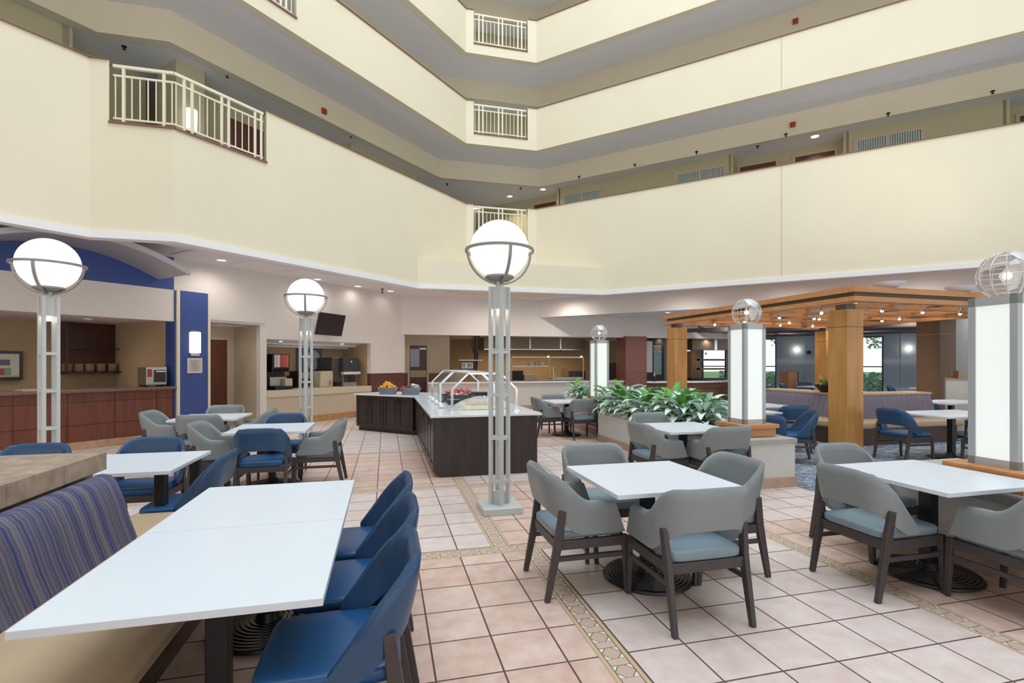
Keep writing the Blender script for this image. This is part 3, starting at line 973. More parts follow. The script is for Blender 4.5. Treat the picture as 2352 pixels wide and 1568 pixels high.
# back counter, splash tiles, framed menu
b = MB(FL); b.box(-10, 5.42, 2.2, 2.8, 0, 0.95)
tag(b.build('back_counter', M_cherryd), 'dark low counter along the back wall of the bar', 'counter')
b = MB(FL)
for i in range(9):
    for j in range(22): b.box(-1.6 + j * 0.2 + (i % 2) * 0.1, -1.41 + j * 0.2 + (i % 2) * 0.1, 2.775, 2.80, 1.48 + i * 0.1, 1.575 + i * 0.1)
struct('trim_9', b, mat('brown_glass_tile', (0.16, 0.10, 0.07), 0.12, var=0.3), 'brown glass wall tiles behind the bar')
sa, sb = sL(-60, 2.7), sL(52, 2.7)
t = thing('framed_picture', 'black framed picture with coloured blocks on the bar back wall, cut by the left edge', 'picture')
za, zb = zL(40, 872, 2.7), zL(40, 806, 2.7)
b = MB(FL); b.box(sa, sb, 2.68, 2.74, za, zb); b.build('frame', M_black, t)
b = MB(FL); b.box(sa + 0.06, sb - 0.06, 2.672, 2.685, za + 0.06, zb - 0.06); b.build('print', mat('picture_ground', (0.62, 0.62, 0.52), 0.4), t)
for (a, c, d, e, colr) in ((0.45, 0.72, 0.30, 0.42, (0.12, 0.14, 0.2)), (0.42, 0.60, 0.10, 0.24, (0.4, 0.08, 0.12)), (0.60, 0.74, 0.10, 0.25, (0.2, 0.4, 0.36)), (0.3, 0.9, 0.065, 0.1, (0.7, 0.45, 0.2))):
    b = MB(FL); W = sb - sa
    b.box(sa + W * a, sa + W * c, 2.668, 2.673, za + d, za + e); b.build('colour_block', mat('block_%d' % int(a * 100 + d * 10), colr, 0.5), t)
hall_door(9, FL, sL(327, 2.8), sL(348, 2.8), 2.8, 0, 2.0, 'narrow dark doorway at the right end of the bar back wall', m=M_cherryd)
# bar front
t = thing('bar_counter', 'long cherry wood bar counter with a brown stone top along the left wall', 'counter')
b = MB(FL); b.box(-10, 5.41, 0.02, 0.25, 0.14, 1.045); b.build('front_panel', M_cherry, t)
b = MB(FL)
for k in range(9):
    s = 5.1 - k * 0.72
    b.box(s, s + 0.008, 0.012, 0.03, 0.14, 1.04)
for z in (0.44, 0.86): b.box(-2, 5.42, 0.012, 0.03, z, z + 0.007)
b.build('panel_joints', M_cherryd, t)
b = MB(FL); b.box(-10, 5.41, -0.14, 0.62, 1.045, 1.10); b.build('worktop', M_brownstone, t, bevel=0.01)
b = MB(FL)
for k in range(24): b.box(5.42 - (k + 1) * 0.45 + 0.004, 5.42 - k * 0.45, -0.03, 0.02, 0, 0.14)
b.build('base_tiles', mat('bar_base_tile', (0.52, 0.32, 0.21), 0.45, var=0.2), t)
# toaster oven on the bar
s0, s1 = sL(326, 0.3), sL(374, 0.3)
t = thing('toaster_oven', 'stainless toaster oven with a dark glass door at the end of the bar', 'oven')
b = MB(FL); b.box(s0, s1, 0.12, 0.50, 1.13, 1.50); b.build('body', M_steel, t, bevel=0.012)
b = MB(FL); b.box(s0 + 0.14, s1 - 0.03, 0.105, 0.125, 1.19, 1.44); b.build('door', M_screen, t)
b = MB(FL); b.box(s0 + 0.16, s1 - 0.05, 0.07, 0.09, 1.40, 1.42); b.build('handle', M_chrome, t)
b = MB(FL); b.box(s0 + 0.02, s0 + 0.1, 0.11, 0.125, 1.3, 1.46); b.build('badge', M_red, t)
for sx_ in (s0 + 0.04, s1 - 0.04):
    b = MB(FL); b.box(sx_ - 0.02, sx_ + 0.02, 0.15, 0.47, 1.10, 1.13); b.build('foot', M_black, t)
# flat object on the bar left of post
s = sL(45, 0.2)
b = MB(FL); b.box(s, s + 0.5, 0.05, 0.45, 1.10, 1.125)
tag(b.build('serving_tray', M_ivory), 'thin pale tray lying on the bar left of the globe lamp post', 'tray')
# arched canopy above the bar
t = thing('bar_canopy', 'curved grey metal canopy arching over the blue wall above the bar', 'canopy')
def arch_z(s): return 3.70 - 0.168 * (s - 3.56) ** 2
bm_, be_ = MB(FL), MB(FL)
N = 30
for k in range(N):
    a = 1.3 + 3.82 * k / N; c = 1.3 + 3.82 * (k + 1) / N
    za_, zc_ = arch_z(a), arch_z(c)
    bm_.face([bm_.av(p) for p in ((a, -1.2, za_), (c, -1.2, zc_), (c, 0.0, zc_), (a, 0.0, za_))])
    bm_.face([bm_.av(p) for p in ((a, -1.2, za_ + 0.05), (a, 0.0, za_ + 0.05), (c, 0.0, zc_ + 0.05), (c, -1.2, zc_ + 0.05))])
    be_.face([be_.av(p) for p in ((a, -1.25, za_ - 0.02), (c, -1.25, zc_ - 0.02), (c, -1.25, zc_ + 0.07), (a, -1.25, za_ + 0.07))])
    be_.face([be_.av(p) for p in ((a, -1.25, za_ + 0.07), (c, -1.25, zc_ + 0.07), (c, -1.19, zc_ + 0.07), (a, -1.19, za_ + 0.07))])
    be_.face([be_.av(p) for p in ((a, -1.25, za_ - 0.02), (a, -1.19, za_ - 0.02), (c, -1.19, zc_ - 0.02), (c, -1.25, zc_ - 0.02))])
e = arch_z(5.12)
bm_.face([bm_.av(p) for p in ((5.12, -1.2, e), (5.12, -1.2, e + 0.05), (5.12, 0, e + 0.05), (5.12, 0, e))])
bm_.build('sheet', M_greymetal, t, smooth=30); be_.build('edge_trim', mat('light_canopy_edge', (0.60, 0.63, 0.66), 0.35, metal=0.2), t, smooth=30)
# sconce and notice on the blue pier
t = thing('wall_sconce', 'lit rectangular shade sconce on the royal blue pier', 'lamp')
b = MB(FL)
for a, c in ((5.69, 5.93),):
    prof = [(-0.12, 0), (-0.07, -0.10), (0.07, -0.10), (0.12, 0)]
    b.prism([(5.81 + px, -0.06 + py) for px, py in prof], 1.80, 2.25)
b.build('shade', M_shade, t)
b = MB(FL); b.box(5.72, 5.90, -0.07, -0.03, 1.74, 2.28); b.build('backplate', M_steel, t)
t = thing('notice_board', 'pale framed notice with small printed lines on the blue pier under the sconce', 'sign')
b = MB(FL); b.box(5.66, 5.96, -0.06, -0.04, 1.37, 1.69); b.build('frame', M_whitepl, t)
b = MB(FL); b.box(5.69, 5.95, -0.065, -0.058, 1.39, 1.67); b.build('sheet', M_paper, t)
b = MB(FL)
for k, (a, c) in enumerate(((0.03, 0.24), (0.02, 0.15), (0.05, 0.2), (0.04, 0.21), (0.06, 0.22), (0.06, 0.2))):
    b.box(5.69 + a, 5.69 + c, -0.068, -0.064, 1.62 - k * 0.038, 1.632 - k * 0.038)
b.build('printed_lines', M_ink, t)
# downlights and ceiling joints in the left gallery, painted sky reflections by the corner
for k, (u, v, lab) in enumerate([(509, 597, 'round downlight in the left ceiling nearest the grey canopy'), (729, 641, 'round downlight above the small globe lamp'), (822, 657, 'round downlight in the left ceiling, third from the canopy'), (897, 668, 'round downlight in the left ceiling farthest from the canopy')]):
    x, y = at_z(u, v, 3.8)
    downlight(x, y, 3.80, lab, 0.085, p=(60, 60, 14, 9)[k], ang=2.9)
x, y = at_z(878, 663, 3.8)
b = MB(Matrix.Translation((x, y, 3.8))); b.cyl((0, 0, -0.02), 0.05, 0.02, 12); b.cyl((0, 0, -0.12), 0.015, 0.1, 8); b.cyl((0, 0, -0.13), 0.045, 0.012, 12)
tag(b.build('sprinkler', M_darkmetal), 'dark sprinkler head on the pale ground floor ceiling near the last downlight', 'sprinkler')
for k, (ua, ub) in enumerate(((1044, 1108), (1168, 1212), (1224, 1292))):  # sky reflections put in as glowing squares
    xa, ya = at_z((ua + ub) / 2, 671, 3.8)
    b = MB(Matrix.Translation((xa, ya, 3.795)) @ Matrix.Rotation(pi / 4, 4, 'Z')); b.cbox(0, 0, 0, 0.75, 0.75, 0.015)
    tag(b.build('ceiling_light_panel', M_skyrefl), ['bright square ceiling panel left of the centre lamp post', 'bright square ceiling panel just right of the centre lamp post', 'bright square ceiling panel farthest right by the corner fascia'][k], 'light')
b = MB(FL)
for s_ in (5.2, 6.4, 7.6):
    b.box(s_, s_ + 0.02, -2.2, -0.3, 3.78, 3.8)
b.box(4.6, 9, -1.2, -1.18, 3.78, 3.8)
struct('trim_10', b, M_soffit, 'joints of the left ceiling panels')
x, y = at_z(395, 578, 3.7)
# wall television
s = 8.95
t = thing('wall_television', 'dark flat television tilted on a bracket above the drinks nook', 'television', (0, 0, 0))
s0, s1 = sL(722, -0.3), sL(786, -0.15)
m = FL @ Matrix.Translation(((s0 + s1) / 2, -0.30, 2.63)) @ Matrix.Rotation(math.radians(10), 4, 'Z') @ Matrix.Rotation(math.radians(14), 4, 'X')
b = MB(m); b.cbox(0, 0, 0, 1.02, 0.05, 0.60); b.build('casing', M_black, t, bevel=0.01)
b = MB(m); b.cbox(0, -0.027, 0.0, 0.97, 0.006, 0.55); b.build('screen', M_screen, t)
b = MB(FL); b.bar(((s0 + s1) / 2, -0.28, 2.65), ((s0 + s1) / 2, 0.0, 2.75), 0.06); b.build('bracket', M_darkmetal, t)

# ---- drinks nook contents (FL frame, counter top z 0.90)
def fbox(u0, u1, v0, v1, d0, d1, z0=None):
    """box seen between columns u0..u1 with its top at row v0, standing on the nook counter"""
    s0, s1 = sL(u0, d0), sL(u1, d0)
    return s0, s1, zL((u0 + u1) / 2, v0, d0), (0.90 if z0 is None else z0)
NK = 'appliances in the drinks nook'
t = thing('soda_dispenser', 'black soda dispenser with a row of coloured drink labels at the left of the nook', 'dispenser')
s0, s1, zt, z0 = fbox(622, 662, 813, 0, 0.35, 0.9)
b = MB(FL); b.box(s0, s1, 0.5, 1.0, 0.90, zt); b.build('body', M_black, t)
b = MB(FL); b.box(s0, s1, 0.30, 0.5, zt - 0.46, zt); b.build('head', M_black, t)
cols = [(0.6, 0.6, 0.6), (0.75, 0.75, 0.72), (0.55, 0.1, 0.08), (0.6, 0.12, 0.1), (0.62, 0.14, 0.12)]
for k in range(5):
    w_ = (s1 - s0 - 0.08) / 5
    b = MB(FL); b.box(s0 + 0.06 + k * w_, s0 + 0.06 + (k + 0.85) * w_, 0.29, 0.30, zt - 0.34, zt - 0.02)
    b.build('drink_label', mat('drink_label_%d' % k, cols[k], 0.4), t)
    b = MB(FL); b.box(s0 + 0.08 + k * w_, s0 + 0.06 + (k + 0.7) * w_, 0.24, 0.32, zt - 0.46, zt - 0.38)
    b.build('nozzle', M_darkmetal, t)
b = MB(FL); b.box(s0 + 0.02, s1, 0.42, 0.5, 1.0, 1.22); b.build('splash_plate', M_steel, t)
b = MB(FL); b.box(s0, s1, 0.16, 0.5, 0.90, 0.99); b.build('drip_tray', M_black, t)
t = thing('drink_machine', 'tall plain black machine at the far left of the nook', 'machine')
b = MB(FL); b.box(7.56, s0 - 0.05, 0.45, 1.0, 0.90, zt + 0.02); b.build('body', M_black, t)
b = MB(FL); b.cbox(7.62, 0.44, zt - 0.26, 0.03, 0.02, 0.03); b.build('button', M_steel, t)
s0, s1, zt, _ = fbox(655, 672, 869, 0, 0.3, 0.5)
b = MB(FL); b.box(s0, s1, 0.3, 0.55, 0.90, zt); tag(b.build('napkin_box', M_paper, bevel=0.01), 'small cream napkin box right of the soda dispenser', 'box')
# poster
t = thing('poster', 'dark blue poster with a pale shape behind the lamp post in the nook', 'poster')
s0, s1 = sL(682, 1.2), sL(739, 1.2)
z0_, z1_ = zL(710, 853, 1.2), zL(710, 800, 1.2)
b = MB(FL); b.box(s0, s1, 1.19, 1.21, z0_, z1_); b.build('board', mat('poster_blue', (0.10, 0.14, 0.22), 0.4), t)
m = FL @ Matrix.Translation(((s0 + s1) / 2 + 0.12, 1.185, (z0_ + z1_) / 2)) @ Matrix.Rotation(pi / 2, 4, 'X')
b = MB(m); b.lathe([(0, 0), (0.24, 0.0), (0.24, 0.004), (0, 0.004)], 20, sxy=(1, 1.2)); b.build('pale_shape', mat('poster_pale', (0.5, 0.58, 0.62), 0.4), t)
tx = bpy.data.curves.new('lettering', 'FONT'); tx.body = 'NY?'; tx.size = 0.2; tx.extrude = 0.002; tx.align_x = 'CENTER'
tmp = bpy.data.objects.new('tmp', tx); COL.objects.link(tmp)
bpy.context.view_layer.update()
tm = bpy.data.meshes.new_from_object(tmp.evaluated_get(bpy.context.evaluated_depsgraph_get()))
bpy.data.objects.remove(tmp)
tm.materials.clear(); tm.materials.append(M_ink)
to = bpy.data.objects.new('lettering', tm); COL.objects.link(to)
to.matrix_world = FL @ Matrix.Translation(((s0 + s1) / 2 + 0.2, 1.178, (z0_ + z1_) / 2 - 0.08)) @ Matrix.Rotation(pi / 2, 4, 'X')
to.parent = t
# juice dispenser with blue front behind the post
s0, s1, zt, _ = fbox(686, 736, 852, 0, 0.7, 1)
t = thing('juice_dispenser', 'grey and dark dispenser standing under the blue poster', 'dispenser')
b = MB(FL); b.box(s0, s1, 0.75, 1.1, 0.90, zt); b.build('body', M_darkmetal, t)
b = MB(FL); b.box(s0 + 0.05, s1 - 0.05, 0.68, 0.75, zt - 0.2, zt - 0.03); b.build('front', M_steel, t)
b = MB(FL); b.box(s0 + 0.05, s1 - 0.1, 0.5, 0.75, 0.90, 0.93); b.build('tray', M_steel, t)
# ivory bin
s0, s1, zt, _ = fbox(738, 767, 852, 0, 0.35, 0.8)
t = thing('ivory_dispenser', 'ivory rounded countertop box with a small tap in the middle of the nook', 'dispenser')
b = MB(FL); b.box(s0, s1, 0.38, 0.85, 0.90, zt); b.build('body', M_ivory, t, bevel=0.03)
b = MB(FL); b.cbox(s1 - 0.1, 0.35, 1.03, 0.08, 0.06, 0.12); b.build('tap', M_tan, t)
# coffee grinder dark
s0, s1, zt, _ = fbox(766, 782, 846, 0, 0.6, 0.9)
b = MB(FL); b.box(s0, s1, 0.6, 0.9, 0.90, zt); 
t = thing('coffee_brewer', 'narrow dark brewer with a cream lid right of the ivory box', 'brewer')
b.build('body', M_darkmetal, t)
b = MB(FL); b.box(s0 - 0.05, s1 + 0.05, 0.55, 0.95, zt, zt + 0.04); b.build('lid', M_ivory, t)
# ice machine
s0, s1, zt, _ = fbox(786, 823, 821, 0, 0.35, 0.9)
t = thing('ice_dispenser', 'large dark grey ice dispenser with a white chute at the right of the nook', 'dispenser')
b = MB(FL); b.box(s0 - 0.25, s1 - 0.25, 0.5, 1.15, 1.02, zt); b.build('body', mat('brown_grey_plastic', (0.09, 0.075, 0.07), 0.4), t, bevel=0.02)
b = MB(FL); b.box(s0 + 0.02, s1, 0.32, 0.5, zt - 0.42, zt); b.build('front', mat('slate_plastic', (0.05, 0.06, 0.07), 0.35), t, bevel=0.02)
b = MB(FL); b.cbox((s0 + s1) / 2, 0.31, zt - 0.12, 0.05, 0.01, 0.05); b.build('badge', M_whitepl, t)
b = MB(FL); b.box(s0 + 0.02, s1 + 0.03, 0.28, 0.42, zt - 0.50, zt - 0.42); b.build('chute', M_whitepl, t)
for sx_ in (s0 - 0.02, s1 - 0.12):
    b = MB(FL); b.box(sx_, sx_ + 0.02, 0.3, 0.34, 0.90, zt - 0.5); b.build('leg', M_steel, t)
b = MB(FL); b.box(s0, s1 - 0.12, 0.28, 0.6, 0.90, 1.02); b.build('drip_tray', M_steel, t)

# ---------------------------------------------------------------- open kitchen contents
KY = 19.3
def ku(u, y): return on_y(u, y)[0]
def kz(u, v, y): return on_y(u, y, v)[2]
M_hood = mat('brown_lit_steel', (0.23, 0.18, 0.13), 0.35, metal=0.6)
t = thing('range_hood', 'long stainless steel exhaust hood hanging in the open kitchen', 'hood')
x0, x1 = ku(1112, KY), ku(1345, KY)
zb_, zt_ = kz(1200, 803, KY), 2.60
b = MB(); b.box(x0, x1, KY, 20.6, zb_, zt_); b.build('canopy', M_hood, t)
b = MB()
for u in (1216, 1286): b.box(ku(u, KY), ku(u, KY) + 0.05, KY - 0.02, KY, zb_, zt_)
b.box(x0, x1, KY - 0.02, KY, zb_, zb_ + 0.03)
b.build('seam_strip', M_chrome, t)
b = MB(); b.box(x0, x1, 20.6, 21.45, 0, 2.6)
# pass shelves
t = thing('pass_shelf', 'steel kitchen pass rack with two lit shelves left of the lantern pillar', 'rack')
ys = 17.9
x0, x1, x2 = ku(1175, ys), ku(1262, ys), ku(1340, ys)
for (xa, xb, v) in ((x0, x2, 820),):
    z = kz(1250, v, ys); b = MB(); b.box(xa, xb, ys, ys + 0.4, z - 0.02, z + 0.02); b.build('shelf', M_steel, t)
z2 = kz(1220, 841, ys)
b = MB(); b.box(x0, x1, ys, ys + 0.4, z2 - 0.02, z2 + 0.02); b.build('shelf', M_steel, t)
for xx in (x0, x1, x2):
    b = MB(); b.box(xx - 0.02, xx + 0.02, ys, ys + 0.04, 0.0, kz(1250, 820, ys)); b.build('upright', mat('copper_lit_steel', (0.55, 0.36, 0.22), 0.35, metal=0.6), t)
for u in (1259, 1335):
    b = MB(); b.sphere((ku(u, ys), ys - 0.02, kz(u, 820, ys) + 0.02), 0.03, 10, 6); b.build('heat_lamp', M_bulb, t, smooth=60)
for k, (u0, u1, m_, lab, cat) in enumerate(((1215, 1229, M_plate, 'white stack of plates on the lower pass shelf', 'plates'), (1232, 1240, M_steel, 'steel pan beside the plates on the lower pass shelf', 'pan'), (1242, 1256, M_ivory, 'pale bowls at the right end of the lower pass shelf', 'bowls'))):
    xa = ku((u0 + u1) / 2, ys); r = (ku(u1, ys) - ku(u0, ys)) / 2
    b = MB(); b.lathe([(0, 0), (r * 0.8, 0), (r, 0.14), (0, 0.14)], 14, (xa, ys + 0.2, z2 + 0.02))
    tag(b.build(('plate_stack', 'sauce_pan', 'bowl_stack')[k], m_, smooth=40), lab, cat)
b = MB(); b.box(ku(1100, 18.6), ku(1460, 18.6), 18.6, 19.3, 0, 0.92)
tag(b.build('kitchen_workbench', M_steel), 'stainless workbench running behind the pass rack', 'workbench')
# items on bench
def bench_item(name, u0, u1, v0, y, m_, lab, cat, dy=0.35):
    b = MB(); b.box(ku(u0, y), ku(u1, y), y, y + dy, 0.92, kz((u0 + u1) / 2, v0, y))
    return tag(b.build(name, m_, bevel=0.01), lab, cat)
bench_item('oven', 1172, 1202, 851, 18.7, M_darkmetal, 'black oven block at the left end of the kitchen bench', 'oven')
bench_item('storage_bin', 1204, 1236, 860, 18.75, M_ivory, 'pale storage bin on the kitchen bench beside the black oven', 'bin')
bench_item('cutting_board', 1291, 1306, 846, 18.8, mat('copper_board', (0.42, 0.24, 0.15), 0.4), 'upright copper brown board on the kitchen bench', 'board', 0.05)
bench_item('microwave_oven', 1311, 1345, 852, 18.8, M_screen, 'black microwave at the right of the kitchen bench', 'microwave')
bench_item('sink_basin', 1266, 1338, 866, 18.3, M_steel, 'low steel basin in front of the kitchen bench', 'basin', 0.3)
t = thing('coffee_tap', 'tall curved copper tap on the steel kitchen basin', 'tap')
xq, yq = ku(1271, 18.1), 18.1
zq = kz(1271, 858, yq)
b = MB(); b.tube([(xq, yq, 0.92), (xq, yq, kz(1271, 845, yq)), (xq + 0.02, yq, kz(1271, 841, yq)), (xq + 0.07, yq, kz(1271, 842, yq))], 0.018, 8); b.build('spout', M_chrome, t, smooth=60)
b = MB(); b.cyl((xq, yq, 0.92), 0.07, zq - 0.92, 12); b.build('base', M_ivory, t, smooth=40)
# menu monitor
t = thing('order_screen', 'small black and white order screen under a steel shelf in the kitchen', 'screen')
y_ = 17.6
b = MB(); b.box(ku(1058, y_), ku(1094, y_), y_, y_ + 0.06, kz(1075, 849, y_), kz(1075, 829, y_)); b.build('casing', M_black, t)
b = MB(); b.box(ku(1060, y_), ku(1086, y_), y_ - 0.01, y_, kz(1075, 846, y_), kz(1075, 832, y_)); b.build('display', M_paper, t)
b = MB()
for u in (1062, 1066, 1074, 1077, 1081): b.box(ku(u, y_), ku(u + 1.6, y_), y_ - 0.014, y_ - 0.01, kz(u, 844, y_), kz(u, 834, y_))
b.build('characters', M_black, t)
b = MB(); b.box(ku(1054, y_), ku(1108, y_), y_ - 0.1, y_ + 0.3, kz(1075, 828, y_) - 0.0, kz(1075, 826, y_)); b.build('shelf', M_steel, t)
b = MB(); b.box(ku(1093, y_), ku(1096, y_), y_, y_ + 0.06, 0.0, kz(1075, 828, y_)); b.build('post', M_darkmetal, t)
# black pendant cables
b = MB()
x_ = ku(1092, 18.2)
b.tube([(x_, 18.2, 2.6), (x_ - 0.02, 18.2, 2.1), (x_ + 0.03, 18.2, 1.9), (x_ + 0.02, 18.2, 1.4)], [0.05, 0.05, 0.09, 0.05], 8)
b.tube([(x_ - 0.1, 18.2, 2.6), (x_ - 0.14, 18.2, 2.2), (x_ - 0.04, 18.2, 1.9)], 0.015, 6)
b.tube([(x_ + 0.13, 18.2, 2.6), (x_ + 0.12, 18.2, 2.25)], 0.04, 8)
tag(b.build('hanging_cables', M_black, smooth=50), 'bundle of black cables hanging beside the kitchen hood', 'cables')
t = downlight(ku(1052, 17.7), 17.7, 2.60, 'bright round downlight inside the left part of the kitchen', 0.07, m=M_bulb)
# dark equipment right of lantern pillar and glass display
b = MB(); b.box(ku(1395, 19), ku(1432, 19), 19, 19.8, 0, 1.6); tag(b.build('refrigerator', M_darkmetal), 'dark tall refrigerator left of the maroon column', 'refrigerator')
# bar counter at right
t = thing('grill_counter', 'curved cherry counter with a white top right of the maroon column', 'counter')
pts = [(9.29, 16.75), (11.0, 16.45), (12.6, 16.75), (13.8, 17.5)]
def strip(p, d0, d1, z0, z1):
    b = MB()
    L = []
    for k, (x, y) in enumerate(p):
        a = Vector(p[min(k + 1, len(p) - 1)]) - Vector(p[max(k - 1, 0)]); a.normalize(); n_ = Vector((-a.y, a.x))
        L.append((Vector((x, y)) + n_ * d0, Vector((x, y)) + n_ * d1))
    for A, B in zip(L, L[1:]): b.prism([A[0], B[0], B[1], A[1]], z0, z1)
    return b
strip(pts, 0.0, 0.1, 0, 0.86).build('front_panel', M_cherry, t)
strip(pts, -0.12, 0.6, 0.86, 0.90).build('worktop', M_trimw, t)
strip(pts, -0.015, 0.0, 0.62, 0.635).build('panel_joint', M_cherryd, t)
# shelves & hood over grill
t = thing('range_hood', 'brown steel hood above the grill counter beside the wooden post', 'hood')
y_ = 18.4
b = MB(); b.box(ku(1590, y_), ku(1690, y_), y_, y_ + 0.8, kz(1620, 803, y_), 2.6); b.build('canopy', M_hood, t)
b = MB(); b.box(ku(1641, y_), ku(1647, y_), y_ - 0.01, y_, kz(1620, 803, y_), 2.58); b.build('seam_strip', M_chrome, t)
t = thing('grill_rack', 'brown double shelf rack standing on the grill counter', 'rack')
y_ = 17.6
for v in (826, 847):
    b = MB(); b.box(ku(1600, y_), ku(1690, y_), y_, y_ + 0.35, kz(1640, v + 2, y_), kz(1640, v - 2, y_)); b.build('shelf', M_brownpanel, t)
b = MB(); b.box(ku(1588, y_), ku(1608, y_), y_, y_ + 0.35, 0.90, kz(1600, 806, y_)); b.build('side_panel', M_brownpanel, t)
b = MB(); b.box(ku(1588, y_ - 0.2), ku(1666, y_ - 0.2), y_ - 0.2, y_ + 0.1, 0.90, 1.0)
tag(b.build('griddle', M_black), 'black griddle on the grill counter under the shelf rack', 'griddle')
t = thing('ceiling_lamp', 'bright round lamp under the header above the grill counter', 'light')
b = MB(); b.sphere((ku(1619, 17.0), 17.0, kz(1619, 768, 17.0)), 0.06, 12, 8); b.build('bulb', M_bulb, t, smooth=60)
b = MB(); b.cyl((ku(1619, 17.0), 17.0, kz(1619, 768, 17.0)), 0.02, 0.2, 8); b.build('stem', M_darkmetal, t)
# display case with bottle shapes
t = thing('glass_display_case', 'glass fronted display case between the maroon column and the wooden post', 'case')
y_ = 18.0
b = MB(); b.box(ku(1478, y_), ku(1526, y_), y_, y_ + 0.6, 0.9, kz(1500, 777, y_)); b.build('casing', M_darkmetal, t)
b = MB(); b.box(ku(1485, y_), ku(1498, y_), y_ - 0.012, y_, kz(1490, 855, y_), kz(1490, 783, y_)); b.build('left_pane', mat('pane_white_blue', (0.55, 0.6, 0.68), 0.2), t)
b = MB(); b.box(ku(1501, y_), ku(1519, y_), y_ - 0.012, y_, kz(1510, 860, y_), kz(1510, 808, y_)); b.build('right_pane', mat('pane_teal', (0.18, 0.30, 0.33), 0.2), t)
for k in range(5):
    b = MB(); z = kz(1510, 795 + k * 3.2, y_); b.box(ku(1500, y_), ku(1518, y_), y_ - 0.03, y_, z, z + 0.02); b.build('lit_slat', M_ivory, t)
t = thing('bottle', 'small bottle with a white cap on the counter in front of the display case', 'bottle', (ku(1503, 16.9), 16.9, 0.90))
b = MB(); b.lathe([(0, 0), (0.035, 0), (0.035, 0.14), (0.015, 0.2), (0, 0.2)], 12); b.build('body', M_black, t, smooth=40)
b = MB(); b.lathe([(0.018, 0.2), (0.03, 0.22), (0.01, 0.34), (0, 0.34)], 12); b.build('cap', M_whitepl, t, smooth=40)

# ---------------------------------------------------------------- lounge beyond the planters
b = MB(FR); b.box(-11.6, 9.5, 22 / R2, 22 / R2 + 0.12, 3.18, 3.82)
struct('wall_right_fascia', b, M_white, 'pale drop fascia above the pergola')
b = MB(FR); b.box(-9.0, 12, 22 / R2 + 0.12, 25.2, 3.25, 3.37)
struct('ceiling', b, M_ceil, 'lounge ceiling')
WD = 35 / R2
wins = [(sR(1569, WD), sR(1588, WD)), (sR(1613, WD), sR(1667, WD)), (-2.5, sR(1783, WD)), (sR(1877, WD), sR(1877, WD) + 0.95), (sR(2029, WD) - 0.95, sR(2029, WD)), (sR(2219, WD) - 0.9, sR(2219, WD))]
b = MB(FR)
prev = -12.5
for a, c in wins:
    b.box(prev, a, WD, WD + 0.2, 0, 3.4)
    b.box(a, c, WD, WD + 0.2, 0, 0.35); b.box(a, c, WD, WD + 0.2, 2.66, 3.4)
    prev = c
b.box(prev, 12, WD, WD + 0.2, 0, 3.4)
struct('wall_right_lounge', b, M_slate, 'slate blue lounge wall with tall windows')
b = MB(FR)
for s_ in (sR(1848, WD), sR(2069, WD)): b.box(s_, s_ + 0.02, WD - 0.02, WD, 0, 2.95)
b.box(sR(2116, WD), sR(2125, WD), WD - 0.06, WD, 0, 3.2)
struct('trim_11', b, mat('pale_blue_trim', (0.45, 0.53, 0.6), 0.5), 'pale joints on the slate blue wall')
for k, (a, c) in enumerate(wins):
    f = MB(FR)
    for z in (0.35, 1.42, 2.62): f.box(a, c, WD - 0.02, WD + 0.1, z, z + 0.045)
    for s_ in (a, c - 0.045): f.box(s_, s_ + 0.045, WD - 0.02, WD + 0.1, 0.35, 2.66)
    fo = struct('window_%d' % (k + 4), f, M_winfr, 'tall dark framed lounge window')
    g = MB(FR); g.quad((a, WD + 0.05, 0.35), (c, WD + 0.05, 0.35), (c, WD + 0.05, 2.66), (a, WD + 0.05, 2.66)); g.build('pane', M_glass, fo)
for u, v, lab in ((1830, 803, 'small round lit sconce on the slate blue wall, left of the black disc'), (2087, 800, 'small round lit sconce on the slate blue wall near the brown column')):
    s_, z = sR(u, WD - 0.05), zR(u, v, WD - 0.05)
    t = thing('round_sconce', lab, 'lamp')
    b = MB(FR); b.sphere((s_, WD - 0.10, z), 0.10, 14, 8); b.build('globe', M_bulb, t, smooth=60)
    b = MB(FR); b.cbox(s_, WD - 0.02, z, 0.14, 0.04, 0.14); b.build('mount', M_darkmetal, t)
s_, z = sR(1858, WD - 0.05), zR(1858, 809, WD - 0.05)
b = MB(FR @ Matrix.Translation((s_, WD - 0.02, z)) @ Matrix.Rotation(pi / 2, 4, 'X')); b.cyl((0, 0, 0), 0.09, 0.03, 16)
tag(b.build('wall_disc', M_black, smooth=40), 'small black round disc on the slate blue wall', 'disc')
# baffles
bf = MB(FR)
for k in range(14):
    d = 19.6 + k * 0.38
    bf.box(-4.2, 8, d, d + 0.10, 2.74, 2.88)
for s_ in (-3.6, -1.2, 1.2, 3.6, 6): bf.box(s_, s_ + 0.06, 19.2, 24.7, 2.88, 2.93); bf.box(s_, s_ + 0.03, 19.3, 19.33, 2.9, 3.26); bf.box(s_, s_ + 0.03, 24.3, 24.33, 2.9, 3.26)
tag(bf.build('ceiling_baffles', M_darkceil), 'rows of dark baffles hanging under the lounge ceiling', 'ceiling baffles')
